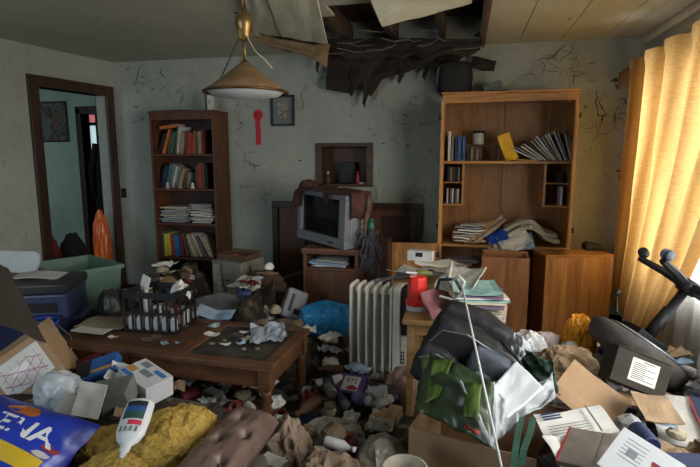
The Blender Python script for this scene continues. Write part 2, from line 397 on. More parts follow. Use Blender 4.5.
# inner door casing and far room with a bright window
d2 = struct(bpy.data.objects.new('door_2', None)); COL.objects.link(d2)
MB().b2((hx - .02, HY - .03, 0), (hx + .05, HY + .12, 2.02)).build('door_jamb', m_trim, d2, bevel=.005)
MB().b2((hx2 - .05, HY - .03, 0), (hx2 + .02, HY + .12, 2.02)).build('door_jamb', m_trim, d2, bevel=.005)
MB().b2((hx - .02, HY - .03, 1.96), (hx2 + .02, HY + .12, 2.05)).build('door_head', m_trim, d2, bevel=.005)
FY = 6.6; g0 = at(86, 106, y=FY); g1 = at(100, 186, y=FY)
fw = MB(); fw.b2((-6.2, FY, -.1), (g0.x, FY + .1, ZC)); fw.b2((g1.x, FY, -.1), (-3.3, FY + .1, ZC)); fw.b2((g0.x, FY, g0.z), (g1.x, FY + .1, ZC)); fw.b2((g0.x, FY, -.1), (g1.x, FY + .1, g1.z))
struct(fw.build('wall_far_room', m_hall))
w3 = struct(bpy.data.objects.new('window_3', None)); COL.objects.link(w3)
m_pane = cloth_through('frosted_pane', (.7, .72, .7), (.85, .9, .9), .85)
m_pink = cloth_through('pink_pane', (.6, .3, .3), (.9, .45, .45), .8)
zs = [g1.z, g1.z + (g0.z - g1.z) * .42, g1.z + (g0.z - g1.z) * .78, g0.z]
for i in range(3):
    MB().b2((g0.x, FY + .04, zs[i]), (g1.x, FY + .045, zs[i + 1])).build('pane', m_pink if i == 2 else m_pane, w3)
    MB().b2((g0.x, FY + .02, zs[i] - .02), (g1.x, FY + .06, zs[i] + .02)).build('window_frame', m_trim, w3)
d3 = struct(MB().b2((-3.66, DB + .02, 0), (-3.621, HY - .04, 2.2)).build('door_3', m_trim)); MB().box((-3.67, HY - .12, 1.0), (.02, .03, .03)).build('door_handle', mat('black_plastic', (0, 0, 0)), d3)
# things in the hall
def frame_pic(name, label, c, w_, h_, m_frame, m_art, patches, bw=.02, rot=(0, 0, 0), d=.02):
    t = thing(name, label, 'picture', c, rot)
    f = MB()
    f.b2((-w_ / 2, -d, h_ / 2 - bw), (w_ / 2, 0, h_ / 2)); f.b2((-w_ / 2, -d, -h_ / 2), (w_ / 2, 0, -h_ / 2 + bw))
    f.b2((-w_ / 2, -d, -h_ / 2 + bw), (-w_ / 2 + bw, 0, h_ / 2 - bw)); f.b2((w_ / 2 - bw, -d, -h_ / 2 + bw), (w_ / 2, 0, h_ / 2 - bw))
    f.build('picture_frame', m_frame, t, bevel=.003)
    MB().b2((-w_ / 2 + bw, -d * .5, -h_ / 2 + bw), (w_ / 2 - bw, -.001, h_ / 2 - bw)).build('picture_mount', m_art, t)
    for (x0, z0, x1, z1, m) in patches:
        MB().b2((x0 * w_, -d * .5 - .0015, z0 * h_), (x1 * w_, -d * .5, z1 * h_)).build('print', m, t)
    return t
a = at(37, 102, y=HY); b = at(70, 142, y=HY)
frame_pic('wall_picture', 'landscape picture with dark frame seen through the doorway', ((a.x + b.x) / 2, HY - .001, (a.z + b.z) / 2), b.x - a.x, a.z - b.z, m_trim, mat('dull_print', (.10, .11, .10), .6, .8, 22, 0, .4),
          [(-.4, -.35, -.1, .1, mat('print_blue', (.12, .15, .18), .6, .5, 30)), (0, -.2, .3, .25, mat('print_brown', (.13, .09, .07), .6, .5, 30))])
cx = at(108, 160, y=HY - .12)
mb = MB().grid(14, 16, lambda u, v: (cx.x + math.cos(u * 2 * math.pi) * (.05 + .12 * math.sin(min(1, v * 2.2) * 1.57) + .03 * v), cx.y - .02 + math.sin(u * 2 * math.pi) * (.05 + .02 * math.sin(u * 30)), 1.75 - v * 1.35))
tc = thing('coat', 'long dark coat hanging in the inner doorway of the hall', 'coat', (0, 0, 0))
mb.build('coat_body', mat('black_cloth', (.012, .011, .012), .95), tc, True)
MB().tube([(cx.x - .1, cx.y - .03, 1.60), (cx.x - .18, cx.y - .04, 1.3), (cx.x - .17, cx.y - .05, 1.0)], [.06, .05, .04], 8).build('sleeve', mat('black_cloth', (0, 0, 0)), tc, True)
# ------------------------------------------------------------------ furniture
m_oak = wood('golden_oak', (.30, .13, .032), (.58, .29, .085), (16, 16, 1.2), rough=.45, wear=.2)
m_oakh = wood('golden_oak_boards', (.30, .13, .032), (.58, .29, .085), (1.2, 16, 16), rough=.45, wear=.2)
m_cherry = wood('dark_bookcase_wood', (.075, .026, .012), (.15, .055, .025), (14, 14, 1.2), rough=.5)
m_tablew = wood('table_wood', (.085, .035, .016), (.19, .085, .04), (1.2, 14, 14), rough=.45, wear=.5)
m_maple = wood('pale_table_wood', (.36, .19, .07), (.58, .34, .15), (1.3, 15, 15), rough=.45)
m_brass = mat('tarnished_brass', (.30, .19, .07), .38, .3, 20, .1, .4, metal=.8)
m_steel = mat('grey_steel', (.35, .36, .37), .35, .2, 14, .05, .2, metal=.8)
PAL = dict(red=(.36, .035, .03), orange=(.50, .15, .035), brown=(.11, .06, .035), black=(.015, .015, .017), navy=(.02, .035, .10), blue=(.03, .11, .34), green=(.04, .12, .07), grey=(.20, .20, .19),
           white=(.60, .60, .58), cream=(.50, .45, .32), yellow=(.55, .40, .05), maroon=(.14, .02, .025), teal=(.05, .17, .18), tan=(.34, .24, .13))
def cm(c): return mat('cover_' + c, PAL[c], .55, .15, 14, .08, .3)
m_pages = mat('page_edges', (.50, .46, .36), .9, .2, 60, .2, .3)
def book(name, label, loc, t, h, d, color, lean=0, group=None, flat=0, yaw=0):
    # spine faces -y; thickness along x
    o = MB().b2((0, 0, 0), (.0025, d, h)).b2((t - .0025, 0, 0), (t, d, h)).b2((.0025, 0, 0), (t - .0025, .003, h)).build(name, cm(color))
    tag(o, label, 'book', group); o.location = loc; o.rotation_euler = (0, R(flat if flat else lean), R(yaw))
    MB().b2((.0026, .0032, .003), (t - .0026, d - .004, h - .003)).build('pages', m_pages, o)
    return o
# ---- tall dark bookcase at the left of the back wall
BX0, BX1, BY, BZ = -2.93, -2.265, 4.30, 1.86
bc = thing('bookcase', 'tall dark reddish bookcase crammed with books against the back wall', 'bookcase', ((BX0 + BX1) / 2, BY, 0))
hw_ = (BX1 - BX0) / 2; SH = [at(180, p, y=BY + .02).z for p in (154, 188.5, 223, 257)] + [0, .06]
SH[4] = SH[3] - .27
for sx in (-1, 1):
    MB().b2((sx * hw_ - sx * .022, 0, 0), (sx * hw_, .295, BZ)).build('side_panel', m_cherry, bc, bevel=.002)
MB().b2((-hw_ - .006, -.008, BZ), (hw_ + .006, .295, BZ + .022)).build('top_board', m_cherry, bc, bevel=.003)
MB().b2((-hw_ + .022, .283, 0), (hw_ - .022, .293, BZ)).build('back_panel', wood('bookcase_back', (.03, .013, .008), (.06, .025, .014)), bc)
MB().b2((-hw_ + .022, .005, 1.80), (hw_ - .022, .02, BZ)).build('top_rail', m_cherry, bc)
for z in SH:
    MB().b2((-hw_ + .022, .004, z - .02), (hw_ - .022, .283, z)).build('shelf', m_cherry, bc, bevel=.002)
rb = random.Random(5)
def row(shelf, x0, items, place):
    x = x0
    for k, (c, t, h, lean) in enumerate(items):
        d = rb.uniform(.15, .2); z = shelf + .001
        nx = items[k + 1] if k + 1 < len(items) else (c, t, h, lean)
        adv = t / math.cos(R(lean)) + max(0, min(h, nx[2]) * (math.sin(R(lean)) - math.sin(R(nx[3])))) + .003
        if lean > 0:   # leans to the right: foot at left
            loc = (x, BY + .045 + rb.uniform(0, .03), z + t * math.sin(R(lean)))
        else:
            loc = (x, BY + .045 + rb.uniform(0, .03), z)
        book('book', f'{c} book, {ORD[k]} from the left on the {place} of the dark bookcase', loc, t, h, d, c, lean, group='books on the ' + place)
        x += adv
    return x
row(SH[0], BX0 + .028, [('black', .03, .2, 22), ('orange', .03, .235, 20), ('brown', .035, .2, 14), ('green', .03, .21, 13), ('grey', .026, .24, 9), ('white', .012, .26, 9), ('tan', .045, .2, 8), ('brown', .03, .21, 5), ('red', .036, .2, 5), ('orange', .026, .215, 4), ('brown', .03, .2, 0), ('tan', .03, .21, 0), ('maroon', .026, .23, 0)], 'top shelf')
b_ = book('book', 'orange book lying flat across the leaning books of the bookcase top shelf', (BX0 + .07, BY + .05, SH[0] + .262), .03, .19, .15, 'orange', flat=84)
row(SH[1], BX0 + .028, [('black', .03, .19, 14), ('navy', .028, .22, 14), ('teal', .03, .24, 14), ('grey', .026, .23, 13), ('white', .018, .21, 16), ('grey', .03, .2, 16), ('cream', .022, .19, 18), ('tan', .028, .19, 18), ('brown', .03, .17, 12), ('grey', .026, .15, 10), ('black', .03, .14, 5), ('brown', .035, .22, 0), ('red', .03, .24, 0), ('brown', .026, .24, 0), ('black', .03, .22, 0)], 'second shelf')
row(SH[3], BX0 + .035, [('green', .022, .24, 0), ('yellow', .026, .22, 0), ('yellow', .022, .215, 0), ('red', .03, .215, -4), ('teal', .02, .215, -4), ('blue', .035, .205, -5), ('maroon', .03, .22, -4), ('brown', .026, .23, -9), ('grey', .026, .2, -14), ('cream', .016, .23, -18), ('tan', .03, .21, -18), ('white', .012, .235, -22), ('grey', .016, .235, -24), ('white', .01, .24, -26), ('brown', .02, .23, -26), ('white', .012, .24, -27), ('grey', .012, .24, -28), ('cream', .01, .235, -28)], 'fourth shelf')
row(SH[4], BX0 + .03, [('yellow', .026, .2, 0), ('yellow', .026, .2, 0), ('black', .03, .2, 0), ('navy', .03, .19, 0), ('black', .04, .21, 0), ('brown', .03, .18, 8), ('grey', .03, .2, 8), ('cream', .03, .18, 8)], 'low shelf')
def paper_stack(name, label, cat, loc, w_, d_, n, t, mats, seed, yaw=0, jit=.02, group=None, rotj=9, tilt=0):
    r = random.Random(seed); th = thing(name, label, cat, loc, (tilt, 0, yaw), group)
    z = 0
    for k in range(n):
        a = R(r.uniform(-rotj, rotj)); tt = t * r.uniform(.6, 1.5); s = r.uniform(.75, 1.0)
        o = MB().grid(4, 4, lambda u, v: ((u - .5) * w_ * s, (v - .5) * d_ * s, .006 * noise.noise(Vector((u * 2 + k, v * 2, seed)))), tt * .8).build('sheet_bundle', r.choice(mats), th)
        o.location = (r.uniform(-jit, jit), r.uniform(-jit, jit), z + tt + .003); o.rotation_euler = (r.uniform(-.03, .03), r.uniform(-.03, .03), a)
        z += tt
    return th
m_paper = mat('paper_white', (.72, .71, .67), .9, .08, 6, .05, .18)
m_news = mat('newsprint', (.46, .45, .41), .95, .25, 40, .1, .3)
m_paper2 = mat('paper_cream', (.58, .50, .36), .9, .12, 8, .05, .3)
m_paperg = mat('paper_grey', (.33, .33, .33), .9, .3, 30, .05, .3)
m_paperb = mat('paper_blue', (.30, .42, .55), .85, .25, 14, .05, .2)
PM = [m_paper, m_news, m_paper2, m_paperg]
paper_stack('magazine_stack', 'pile of magazines on the left of the bookcase third shelf', 'magazines', (BX0 + .2, BY + .11, SH[2]), .28, .19, 13, .011, [m_news, m_paperg, m_paper2], 1)
paper_stack('magazine_stack', 'tall pile of papers on the right of the bookcase third shelf', 'magazines', (BX0 + .48, BY + .12, SH[2]), .24, .2, 18, .011, [m_news, m_paperg, m_paper, m_paper2], 2)
for k, (px, c, lb) in enumerate([(168, 'cream', 'cream'), (181, 'tan', 'tan'), (193, 'white', 'white')]):   # small ornaments in front of second-shelf books
    p = at(px, 186, y=BY + .012)
    o = MB().lathe([(.006, 0), (.02, .002), (.022, .012), (.012, .03), (.016, .042), (.014, .052), (.004, .058)], 10).build('ornament', cm(c), loc=(p.x, BY + .0265 - .02, SH[1] + .001), smooth=True)
    tag(o, f'small {lb} ornament in front of books, bookcase second shelf', 'ornament')
# carton on bookcase top
p = at(209, 112, y=BY + .1)
t = thing('carton', 'small green and white carton standing on top of the bookcase', 'carton', (p.x, BY + .1, BZ + .022))
MB().box((-.014, 0, .08), (.028, .05, .16)).build('carton_side', cm('green'), t); MB().box((.02, 0, .075), (.04, .05, .15)).build('carton_front', cm('white'), t)
MB().prism([(-.01, -.02), (.012, 0), (-.01, .025), (0, 0)], .001, TRS((.021, -.0252, .08), (90, 0, 0))).build('printed_mark', cm('black'), t)
p = at(170, 111, y=BY + .1)
tag(MB().b2((-.18, -.05, 0), (.2, .08, .014)).build('flat_tray', cm('black'), loc=(p.x, BY + .13, BZ + .022), bevel=.004), 'flat black tray lying on top of the bookcase', 'tray')
# light switch, hook, ribbon, picture
p = at(124, 193, y=DB)
t = thing('light_switch', 'dark light switch plate beside the doorway', 'light switch', (p.x, DB, p.z))
MB().box((0, -.004, 0), (.06, .008, .10)).build('switch_plate', cm('black'), t, bevel=.003); MB().box((0, -.012, 0), (.01, .012, .02), rot=(25, 0, 0)).build('toggle', cm('brown'), t)
p = at(258, 115, y=DB); q = at(258, 145, y=DB)
t = thing('award_ribbon', 'red rosette award ribbon pinned to the back wall', 'ribbon', (p.x, DB - .002, p.z)); m_rib = mat('red_satin', (.55, .015, .02), .4, .15, 20, .1, .1)
mb = MB(); n = 28
mb.lathe([(.014, -.012), (.03, -.008), (.046, -.004), (.05, -.002)], n, TRS((0, -.002, 0), (90, 0, 0))); mb.v = [(x * (1 + .06 * math.sin(14 * math.atan2(z, x))), y, z) for x, y, z in mb.v]
mb.build('rosette', m_rib, t); MB().lathe([(.0, 0), (.02, 0), (.022, .006), (.0, .009)], 16, TRS((0, -.012, 0), (90, 0, 0)), False).build('button', mat('dark_red', (.35, .01, .015), .5), t)
L = p.z - q.z
for s in (-1, 1): MB().grid(2, 8, lambda u, v: (s * .008 + (u - .5) * .036, -.004 - .004 * math.sin(v * 7) - (.002 if s > 0 else 0), -v * L + (.012 * abs(u - .5) if v > .95 else 0)), .001).build('ribbon_tail', m_rib, t)
a = at(271, 95.5, y=DB); b = at(295, 126, y=DB)
frame_pic('wall_picture', 'small black framed portrait print on the back wall beside the red ribbon', ((a.x + b.x) / 2, DB - .001, (a.z + b.z) / 2), b.x - a.x, a.z - b.z, m_black, mat('grey_mat_board', (.16, .18, .18), .8),
          [(-.22, -.25, .22, .30, mat('old_photo', (.27, .24, .19), .7, .6, 40))], bw=.022)
# niche with wooden casing
m_nich = wood('niche_wood', (.05, .022, .010), (.11, .05, .022), (2, 14, 14), rough=.55)
N = struct(bpy.data.objects.new('trim_1', None)); COL.objects.link(N)
O0 = at(316, 143, y=DB); O1 = at(373, 187, y=DB)
for a, b in (((O0.x, DB - .02, N0.z), (O1.x, DB + .1, O0.z)), ((O0.x, DB - .02, O1.z), (O1.x, DB + .1, N1.z)), ((O0.x, DB - .02, N1.z), (N0.x + .03, DB + .1, N0.z)), ((N1.x - .03, DB - .02, N1.z), (O1.x, DB + .1, N0.z))):
    MB().b2(a, b).build('niche_casing', m_nich, N, bevel=.004)
MB().b2((N0.x, DB + .24, N1.z - .02), (N1.x, DB + .25, N0.z + .02)).b2((N0.x - .01, DB + .1, N1.z - .02), (N0.x, DB + .25, N0.z + .02)).b2((N1.x, DB + .1, N1.z - .02), (N1.x + .01, DB + .25, N0.z + .02)).b2((N0.x, DB + .1, N1.z - .02), (N1.x, DB + .25, N1.z)).b2((N0.x, DB + .1, N0.z), (N1.x, DB + .25, N0.z + .02)).build('niche_lining', m_nich, N)
nm = (N0.x + N1.x) / 2; nz = N1.z
tag(MB().b2((-.075, 0, 0), (.075, .08, .20)).b2((-.06, -.006, .02), (.06, 0, .17)).build('dark_box', cm('black'), loc=(nm + .0, DB + .12, nz), bevel=.004), 'dark upright box at the back of the wall niche', 'box')
for dx, c, lb in ((-.17, 'brown', 'brown figurine at the left end of the wall niche'), (.12, 'red', 'red and white figurine at the right end of the wall niche')):
    t = thing('figurine', lb, 'figurine', (nm + dx, DB + .05, nz))
    MB().lathe([(.0, 0), (.022, 0), (.024, .02), (.016, .05), (.02, .075), (.008, .088)], 10).build('body', cm(c), t, True); MB().lathe([(.0, .085), (.012, .09), (.015, .102), (.009, .115), (0, .118)], 10, None, False).build('head', cm('cream' if c == 'brown' else 'red'), t, True)
tag(MB().lathe([(0, 0), (.03, 0), (.045, .012), (.043, .014), (.02, .006)], 12, None, False).build('saucer', cm('white'), loc=(nm + .165, DB + .05, nz), smooth=True), 'little white dish in the wall niche by red figurine', 'dish')
# wooden panelling of the old fireplace on the back wall
fp = thing('fireplace_surround', 'low dark wooden fireplace surround on the back wall behind the television', 'fireplace')
x0 = at(272, 205, y=DB - .05).x; x1 = at(422, 205, y=DB - .05).x; zt = at(272, 201, y=DB - .05).z
MB().b2((x0, DB - .06, zt - .06), (x1, DB, zt)).build('top_rail', m_trim, fp, bevel=.004)
xm0 = at(300, 210, y=DB - .05).x; xm1 = at(352, 210, y=DB - .05).x
for a, b in ((x0, x0 + .06), (xm0, xm0 + .05), (xm1, xm1 + .05), (x1 - .06, x1)): MB().b2((a, DB - .06, 0), (b, DB, zt - .06)).build('stile', m_trim, fp, bevel=.004)
m_fpan = wood('fireplace_panel', (.09, .036, .018), (.17, .072, .036), (14, 14, 1.2), rough=.5)
for a, b, m in ((x0 + .06, xm0, m_fpan), (xm0 + .05, xm1, cm('black')), (xm1 + .05, x1 - .06, m_fpan)): MB().b2((a, DB - .03, 0), (b, DB, zt - .06)).build('panel', m, fp)
MB().b2((xm1 + .28, DB - .036, .2), (x1 - .1, DB - .03, .92)).build('inset_panel', m_trim, fp)

# ---- pendant lamp
lp = at(246, 94, y=2.45); LX, LY, LZ = lp.x, lp.y, lp.z
la = thing('pendant_lamp', 'conical pendant lamp with brass counterweight hanging from the ceiling', 'lamp', (LX, LY, 0))
MB().lathe([(.206, LZ + .004), (.21, LZ), (.212, LZ + .012), (.12, LZ + .075), (.028, LZ + .15), (.012, LZ + .165), (.012, LZ + .162), (.026, LZ + .145), (.118, LZ + .07), (.204, LZ + .01)], 48, None, False).build('lamp_shade', mat('brown_lamp_shade', (.24, .14, .065), .6, .2, 12, .1, .4), la, True)
MB().lathe([(.198, LZ + .012), (.17, LZ - .006), (.11, LZ - .018), (.05, LZ - .023), (.001, LZ - .024)], 40, None, False).build('diffuser', mat('milk_glass', (.72, .74, .74), .25, .05, 8, 0, .1), la, True)
MB().lathe([(.212, LZ + .001), (.218, LZ + .004), (.218, LZ + .012), (.212, LZ + .014)], 48, None, False).build('rim', mat('dark_brass', (.14, .08, .03), .4, metal=.7), la, True)
MB().tube([(0, 0, LZ + .15), (-.004, 0, LZ + .3)], .009, 8).build('stem', m_brass, la, True); MB().tube([(-.006, 0, LZ + .4), (-.005, 0, ZC)], .006, 8).build('hanging_rod', m_brass, la, True)
MB().lathe([(.006, LZ + .255), (.022, LZ + .26), (.03, LZ + .28), (.036, LZ + .31), (.045, LZ + .335), (.045, LZ + .36), (.036, LZ + .385), (.018, LZ + .4), (.01, LZ + .415)], 24).build('counterweight', m_brass, la, True)
MB().box((.0, -.03, LZ + .285), (.03, .03, .05)).build('pulley', m_brass, la, bevel=.006)
MB().tube([(-.01, -.02, LZ + .28), (-.06, -.02, LZ + .2), (-.12, -.02, LZ + .09), (-.16, -.01, LZ + .052)], .003, 6).build('cord', cm('black'), la)
MB().tube([(.02, -.02, LZ + .28), (.07, -.03, LZ + .2), (.12, -.04, LZ + .16), (.16, -.04, LZ + .115)], .0035, 6).build('cord', mat('pale_cord', (.5, .45, .33), .6), la)

# ---- wall unit
UX0 = at(441.5, 150, y=4.26).x; UX1 = at(575, 150, y=4.26).x; UY = 4.26; UZ = at(500, 91, y=UY).z
wu = thing('display_cabinet', 'tall golden oak wall unit with open shelves full of papers', 'cabinet', ((UX0 + UX1) / 2, UY, 0)); h = (UX1 - UX0) / 2; dp = .335
for s in (-1, 1): MB().b2((s * h - s * .02, 0, 0), (s * h, dp, UZ - .07)).build('side_panel', m_oak, wu, bevel=.002)
MB().b2((-h - .012, -.02, UZ - .015), (h + .012, dp, UZ)).build('top_board', m_oakh, wu, bevel=.004)
MB().b2((-h - .002, -.012, UZ - .085), (h + .002, .012, UZ - .016)).build('cornice', m_oakh, wu, bevel=.005)
MB().b2((-h + .02, dp - .008, 0), (-.005, dp, UZ - .02)).build('back_panel', wood('oak_back', (.20, .088, .022), (.36, .165, .048), (10, 10, 1)), wu); MB().b2((.0, dp - .008, 0), (h - .02, dp, UZ - .02)).build('back_panel', MATS['oak_back'], wu)
zS1 = at(500, 161, y=UY).z; zS2 = at(480, 245, y=UY).z; zS3 = at(470, 268, y=UY).z
for z in (zS1, zS2): MB().b2((-h + .02, .0, z - .022), (h - .02, dp - .008, z)).build('shelf', m_oakh, wu, bevel=.003)
MB().b2((-h + .02, .0, zS3 - .018), (.05, dp - .008, zS3)).build('shelf', m_oakh, wu, bevel=.003); MB().b2((-h + .02, .0, .08), (h - .02, dp - .01, .1)).build('shelf', m_oakh, wu)
dl = at(463, 180, y=UY).x - wu.location.x; dr = at(545, 180, y=UY).x - wu.location.x; zc = at(455, 204, y=UY).z
for xx, sgn in ((dl, -1), (dr, 1)):
    MB().b2((xx - .008, .004, zc - .012), (xx + .008, dp - .01, zS1 - .022)).build('divider', m_oak, wu)
    MB().b2((xx + sgn * .008, .004, zc - .012), (sgn * (h - .02), dp - .01, zc)).build('cubby_shelf', m_oakh, wu)
    MB().b2((xx + sgn * .008, .01, (zc + zS1) / 2 - .004), (sgn * (h - .02), dp - .01, (zc + zS1) / 2 + .004)).build('cubby_shelf', m_oakh, wu)
MB().b2((-.2, .004, .1), (-.185, dp - .01, zS3 - .018)).build('divider', m_oak, wu); MB().b2((.05, .004, .1), (.066, dp - .01, zS2 - .022)).build('divider', m_oak, wu)
def oak_door(x_h, sgn, z0, z1, wd, ang):   # framed door on a hinge line
    d = MB(); M_ = TRS((x_h, 0, 0), (0, 0, ang))
    d.b2((0, -.02, z0), (sgn * .055, 0, z1), M_); d.b2((sgn * (wd - .055), -.02, z0), (sgn * wd, 0, z1), M_); d.b2((sgn * .055, -.02, z1 - .06), (sgn * (wd - .055), 0, z1), M_); d.b2((sgn * .055, -.02, z0), (sgn * (wd - .055), 0, z0 + .06), M_)
    o = d.build('door', m_oak, wu, bevel=.002)
    MB().b2((sgn * .055, -.012, z0 + .06), (sgn * (wd - .055), -.005, z1 - .06), M_).build('door_panel', m_oak, o)
    for z in (z0 + .1, z1 - .1): MB().box((x_h, -.012, z), (.03, .02, .04)).build('hinge', mat('dark_hinge', (.05, .04, .03), .5, metal=.5), o)
zd0 = at(440, 238, y=UY).z; zd1 = UZ - .1
oak_door(-h - .012, -1, zd0, zd1, .34, 93)       # upper doors folded back, seen edge-on
oak_door(h + .012, 1, zd0, zd1, .34, -101.5)
oak_door(-h - .01, -1, .10, at(410, 243, y=4.2).z, .47, 8)
# contents of the wall unit
def UP(px, z, dy=.05): p = at(px, 200, y=UY + dy); return (p.x, UY + dy, z)
for k, (px, c, t_, h_) in enumerate([(446.5, 'white', .022, .24), (450, 'grey', .016, .2), (453.5, 'navy', .016, .19), (456, 'blue', .028, .205), (461, 'blue', .02, .2)]):
    book('book', f'{c} book, {ORD[k]} from the left on the wall unit upper shelf', UP(px, zS1 + .001, .03), t_, h_, .2, c, group='upright books in the wall unit')
p = UP(476, zS1, .1)
t = thing('wire_rack', 'small black step rack on the wall unit upper shelf', 'rack', p)
MB().b2((-.08, -.05, .125), (.16, .1, .133)).build('rack_top', m_black, t)
for x in (-.078, .155): MB().b2((x - .004, -.05, 0), (x + .004, .1, .125)).build('rack_leg', m_black, t)
for k, (dx, c, hh) in enumerate(((-.055, 'grey', .11), (-.03, 'black', .1), (-.012, 'grey', .09))): book('book', f'{c} slim case, {ORD[k]} from the left under the black step rack', (p[0] + dx, p[1] - .03, p[2] + .001), .014, hh, .1, c, group='slim cases under the step rack')
t = thing('glass_jar', 'clear lidded jar on the black step rack', 'jar', (p[0] + .0, p[1] + .02, p[2] + .1335))
MB().lathe([(.0, 0), (.044, 0), (.046, .006), (.046, .085), (.04, .095)], 20).build('jar_body', mat('dusty_glass', (.35, .36, .33), .15, .2, 10, 0, .2), t, True); MB().lathe([(0, .096), (.05, .096), (.05, .116), (0, .118)], 20).build('lid', m_black, t, True)
def leaf(name, label, cat, loc, rot, w_, h_, m, curl=.02, seed=1, t=.0025, group=None, nu=8, nv=8, fold=0, amp=.02):
    def fn(u, v):
        x = (u - .5) * w_; y = (v - .5) * h_
        z = curl * ((u - .5) ** 2 * 4) + amp * noise.noise(Vector((u * 2.3 + seed * 3.1, v * 2.3, seed))) + fold * abs(v - .5)
        return (x, y, z)
    o = MB().grid(nu, nv, fn, t).build(name, m, loc=loc, rot=rot)
    return tag(o, label, cat, group) if label else o
leaf('envelope', 'yellow padded envelope leaning on the wall unit upper shelf', 'envelope', Vector(UP(505, zS1 + .112, .07)), (90, 68, 4), .22, .10, mat('yellow_envelope', (.75, .42, .03), .7, .12, 8, .1, .1), .03, 3, .008)
leaf('envelope', 'yellow folder lying flat under the leaning papers on upper shelf', 'envelope', Vector(UP(521, zS1 + .012, .06)), (0, 2, 6), .2, .12, MATS['yellow_envelope'], .0, 5, .006, amp=.004)
fx = UP(534, 0)[0]
for k in range(12):
    if k: fx += (.008 + .003 * ((k - 1) % 3)) / math.cos(R(-64 + (k - 1) * 3.6)) + .002
    c = ['white', 'grey', 'cream', 'white', 'black', 'tan', 'white'][k % 7]
    book('magazine', f'{c} magazine in the leaning fan on the upper shelf, {ORD[k]} from the yellow envelope', (fx, UY + .04 + .01 * (k % 3), zS1 + .002), .008 + .003 * (k % 3), .20 + .03 * min(1, k / 5) + .012 * math.sin(k * 2.1), .16, c, -64 + k * 3.6, 'fanned magazines on the wall unit upper shelf')
for k in range(6):
    book('book', f'thin {["white","grey","black","cream","grey","blue","white"][k]} binder, {ORD[k]} of those leaning at the right end of upper shelf', (fx + .016 + k * .0125, UY + .05, zS1 + .002), .010, .25 - .012 * k, .18, ["white", "grey", "black", "cream", "grey", "blue", "white"][k], -24 + k * 3.2, 'binders at the right end of the upper shelf')
for k in range(9):   # discs in the left cubbies
    book('disc_case', f'{["white","black","grey"][k%3]} disc case in the lower left cubby, {ORD[k]} from the left', UP(446.8 + k * 1.75, zc + .001, .03), .010, .125, .12, ['white', 'black', 'grey'][k % 3], 0, 'disc cases in the left cubby')
for k in range(6):
    book('disc_case', f'{["black","grey","brown"][k%3]} disc case in the upper left cubby, {ORD[k]} from the left', UP(447 + k * 2.6, (zc + zS1) / 2 + .005, .04), .013, .12, .12, ['black', 'grey', 'brown'][k % 3], 0, 'disc cases in the upper left cubby')
tag(MB().box((0, 0, .04), (.05, .14, .08)).box((0, -.071, .05), (.03, .004, .03)).build('tape_box', cm('black'), loc=UP(556, (zc + zS1) / 2 + .005, .12), bevel=.003), 'small black box in the right cubby of the wall unit', 'box')
book('book', 'white booklet standing in the lower right cubby of the wall unit', UP(560, zc + .001, .03), .016, .15, .13, 'white')
# heap of papers on the wall unit lower shelf
hp = [(470, .02, 0, 'news', .26, .2), (468, .042, 2, 'paper', .24, .18), (472, .064, -2, 'news', .26, .18), (469, .086, 1, 'news', .24, .17), (474, .108, -2, 'paper', .24, .16), (470, .130, 0, 'paperg', .22, .15), (475, .150, -3, 'news', .2, .14)]
for k, (px, dz, a, c, w_, d_) in enumerate(hp):
    leaf('newspaper', f'folded newspaper in the left heap on the lower shelf, {ORD[k]} from the bottom', 'newspaper', Vector(UP(px, zS2 + dz + .012, .12)), (1, a, 6 - 3 * k), w_, d_, m_news if c == 'news' else (m_paper if c == 'paper' else m_paperg), .004, 20, .012, 'newspapers heaped on the wall unit lower shelf', amp=.012)
m_env = mat('manila_envelope', (.58, .38, .15), .8, .1, 8, .05, .15); m_bl = mat('blue_folder', (.02, .08, .42), .55, .1, 8, .05, .1)
m_sack = mat('beige_paper', (.50, .44, .31), .85, .14, 6, .3, .25)
leaf('envelope', 'manila envelope slanting across the newspapers on the lower shelf', 'envelope', Vector(UP(480, zS2 + .10, .06)), (10, -38, 8), .30, .10, m_env, .01, 31, .004)
leaf('envelope', 'long grey beige envelope slanting above the blue folder', 'envelope', Vector(UP(489, zS2 + .12, .03)), (16, -38, 6), .34, .11, m_sack, .01, 33, .004)
leaf('folder', 'bright blue folder in the heap on the wall unit lower shelf', 'folder', Vector(UP(499, zS2 + .075, .03)), (30, -24, 0), .16, .14, m_bl, .0, 34, .006)
def bent_sack(loc, rot, seed):
    return MB().grid(16, 10, lambda u, v: ((u - .5) * .42, (v - .5) * .17, .14 * math.sin(min(1, u * 1.35) * 2.6) * (1 - .25 * v) + .02 * noise.noise(Vector((u * 5 + seed, v * 4, 2)))), .03).build('paper_sack', m_sack, loc=loc, rot=rot)
tag(bent_sack(Vector(UP(530.5, zS2 + .085, .13)), (8, 13, -4), 1), 'bent beige paper sack draped over the lower shelf heap', 'paper sack')
tag(bent_sack(Vector(UP(531.5, zS2 + .045, .11)), (8, 11, 2), 5), 'lower beige paper sack under the bent one', 'paper sack')
for k, (px, dz, a, c) in enumerate([(505, .02, -16, m_paper), (512, .045, -14, m_paper), (520, .06, -10, m_paperb), (516, .085, -20, m_paper)]):
    leaf('letter_sheaf', f'white printed form spilling off the lower shelf, {ORD[k]} from the bottom', 'papers', Vector(UP(px, zS2 + dz - .03, -.04)), (24, a, -14 + 6 * k), .24, .2, c, .02, 40 + k, .006, 'forms spilling from the wall unit')
o = MB().b2((-.1, -.02, 0), (.1, -.018, .012)).build('x', m_bl); bpy.data.objects.remove(o)
paper_stack('paper_pile', 'flat pile of papers in the gap under the wall unit lower shelf', 'papers', (at(462, 262, y=UY).x, UY + .15, zS3), .26, .22, 4, .012, [m_news, m_paperg], 8)
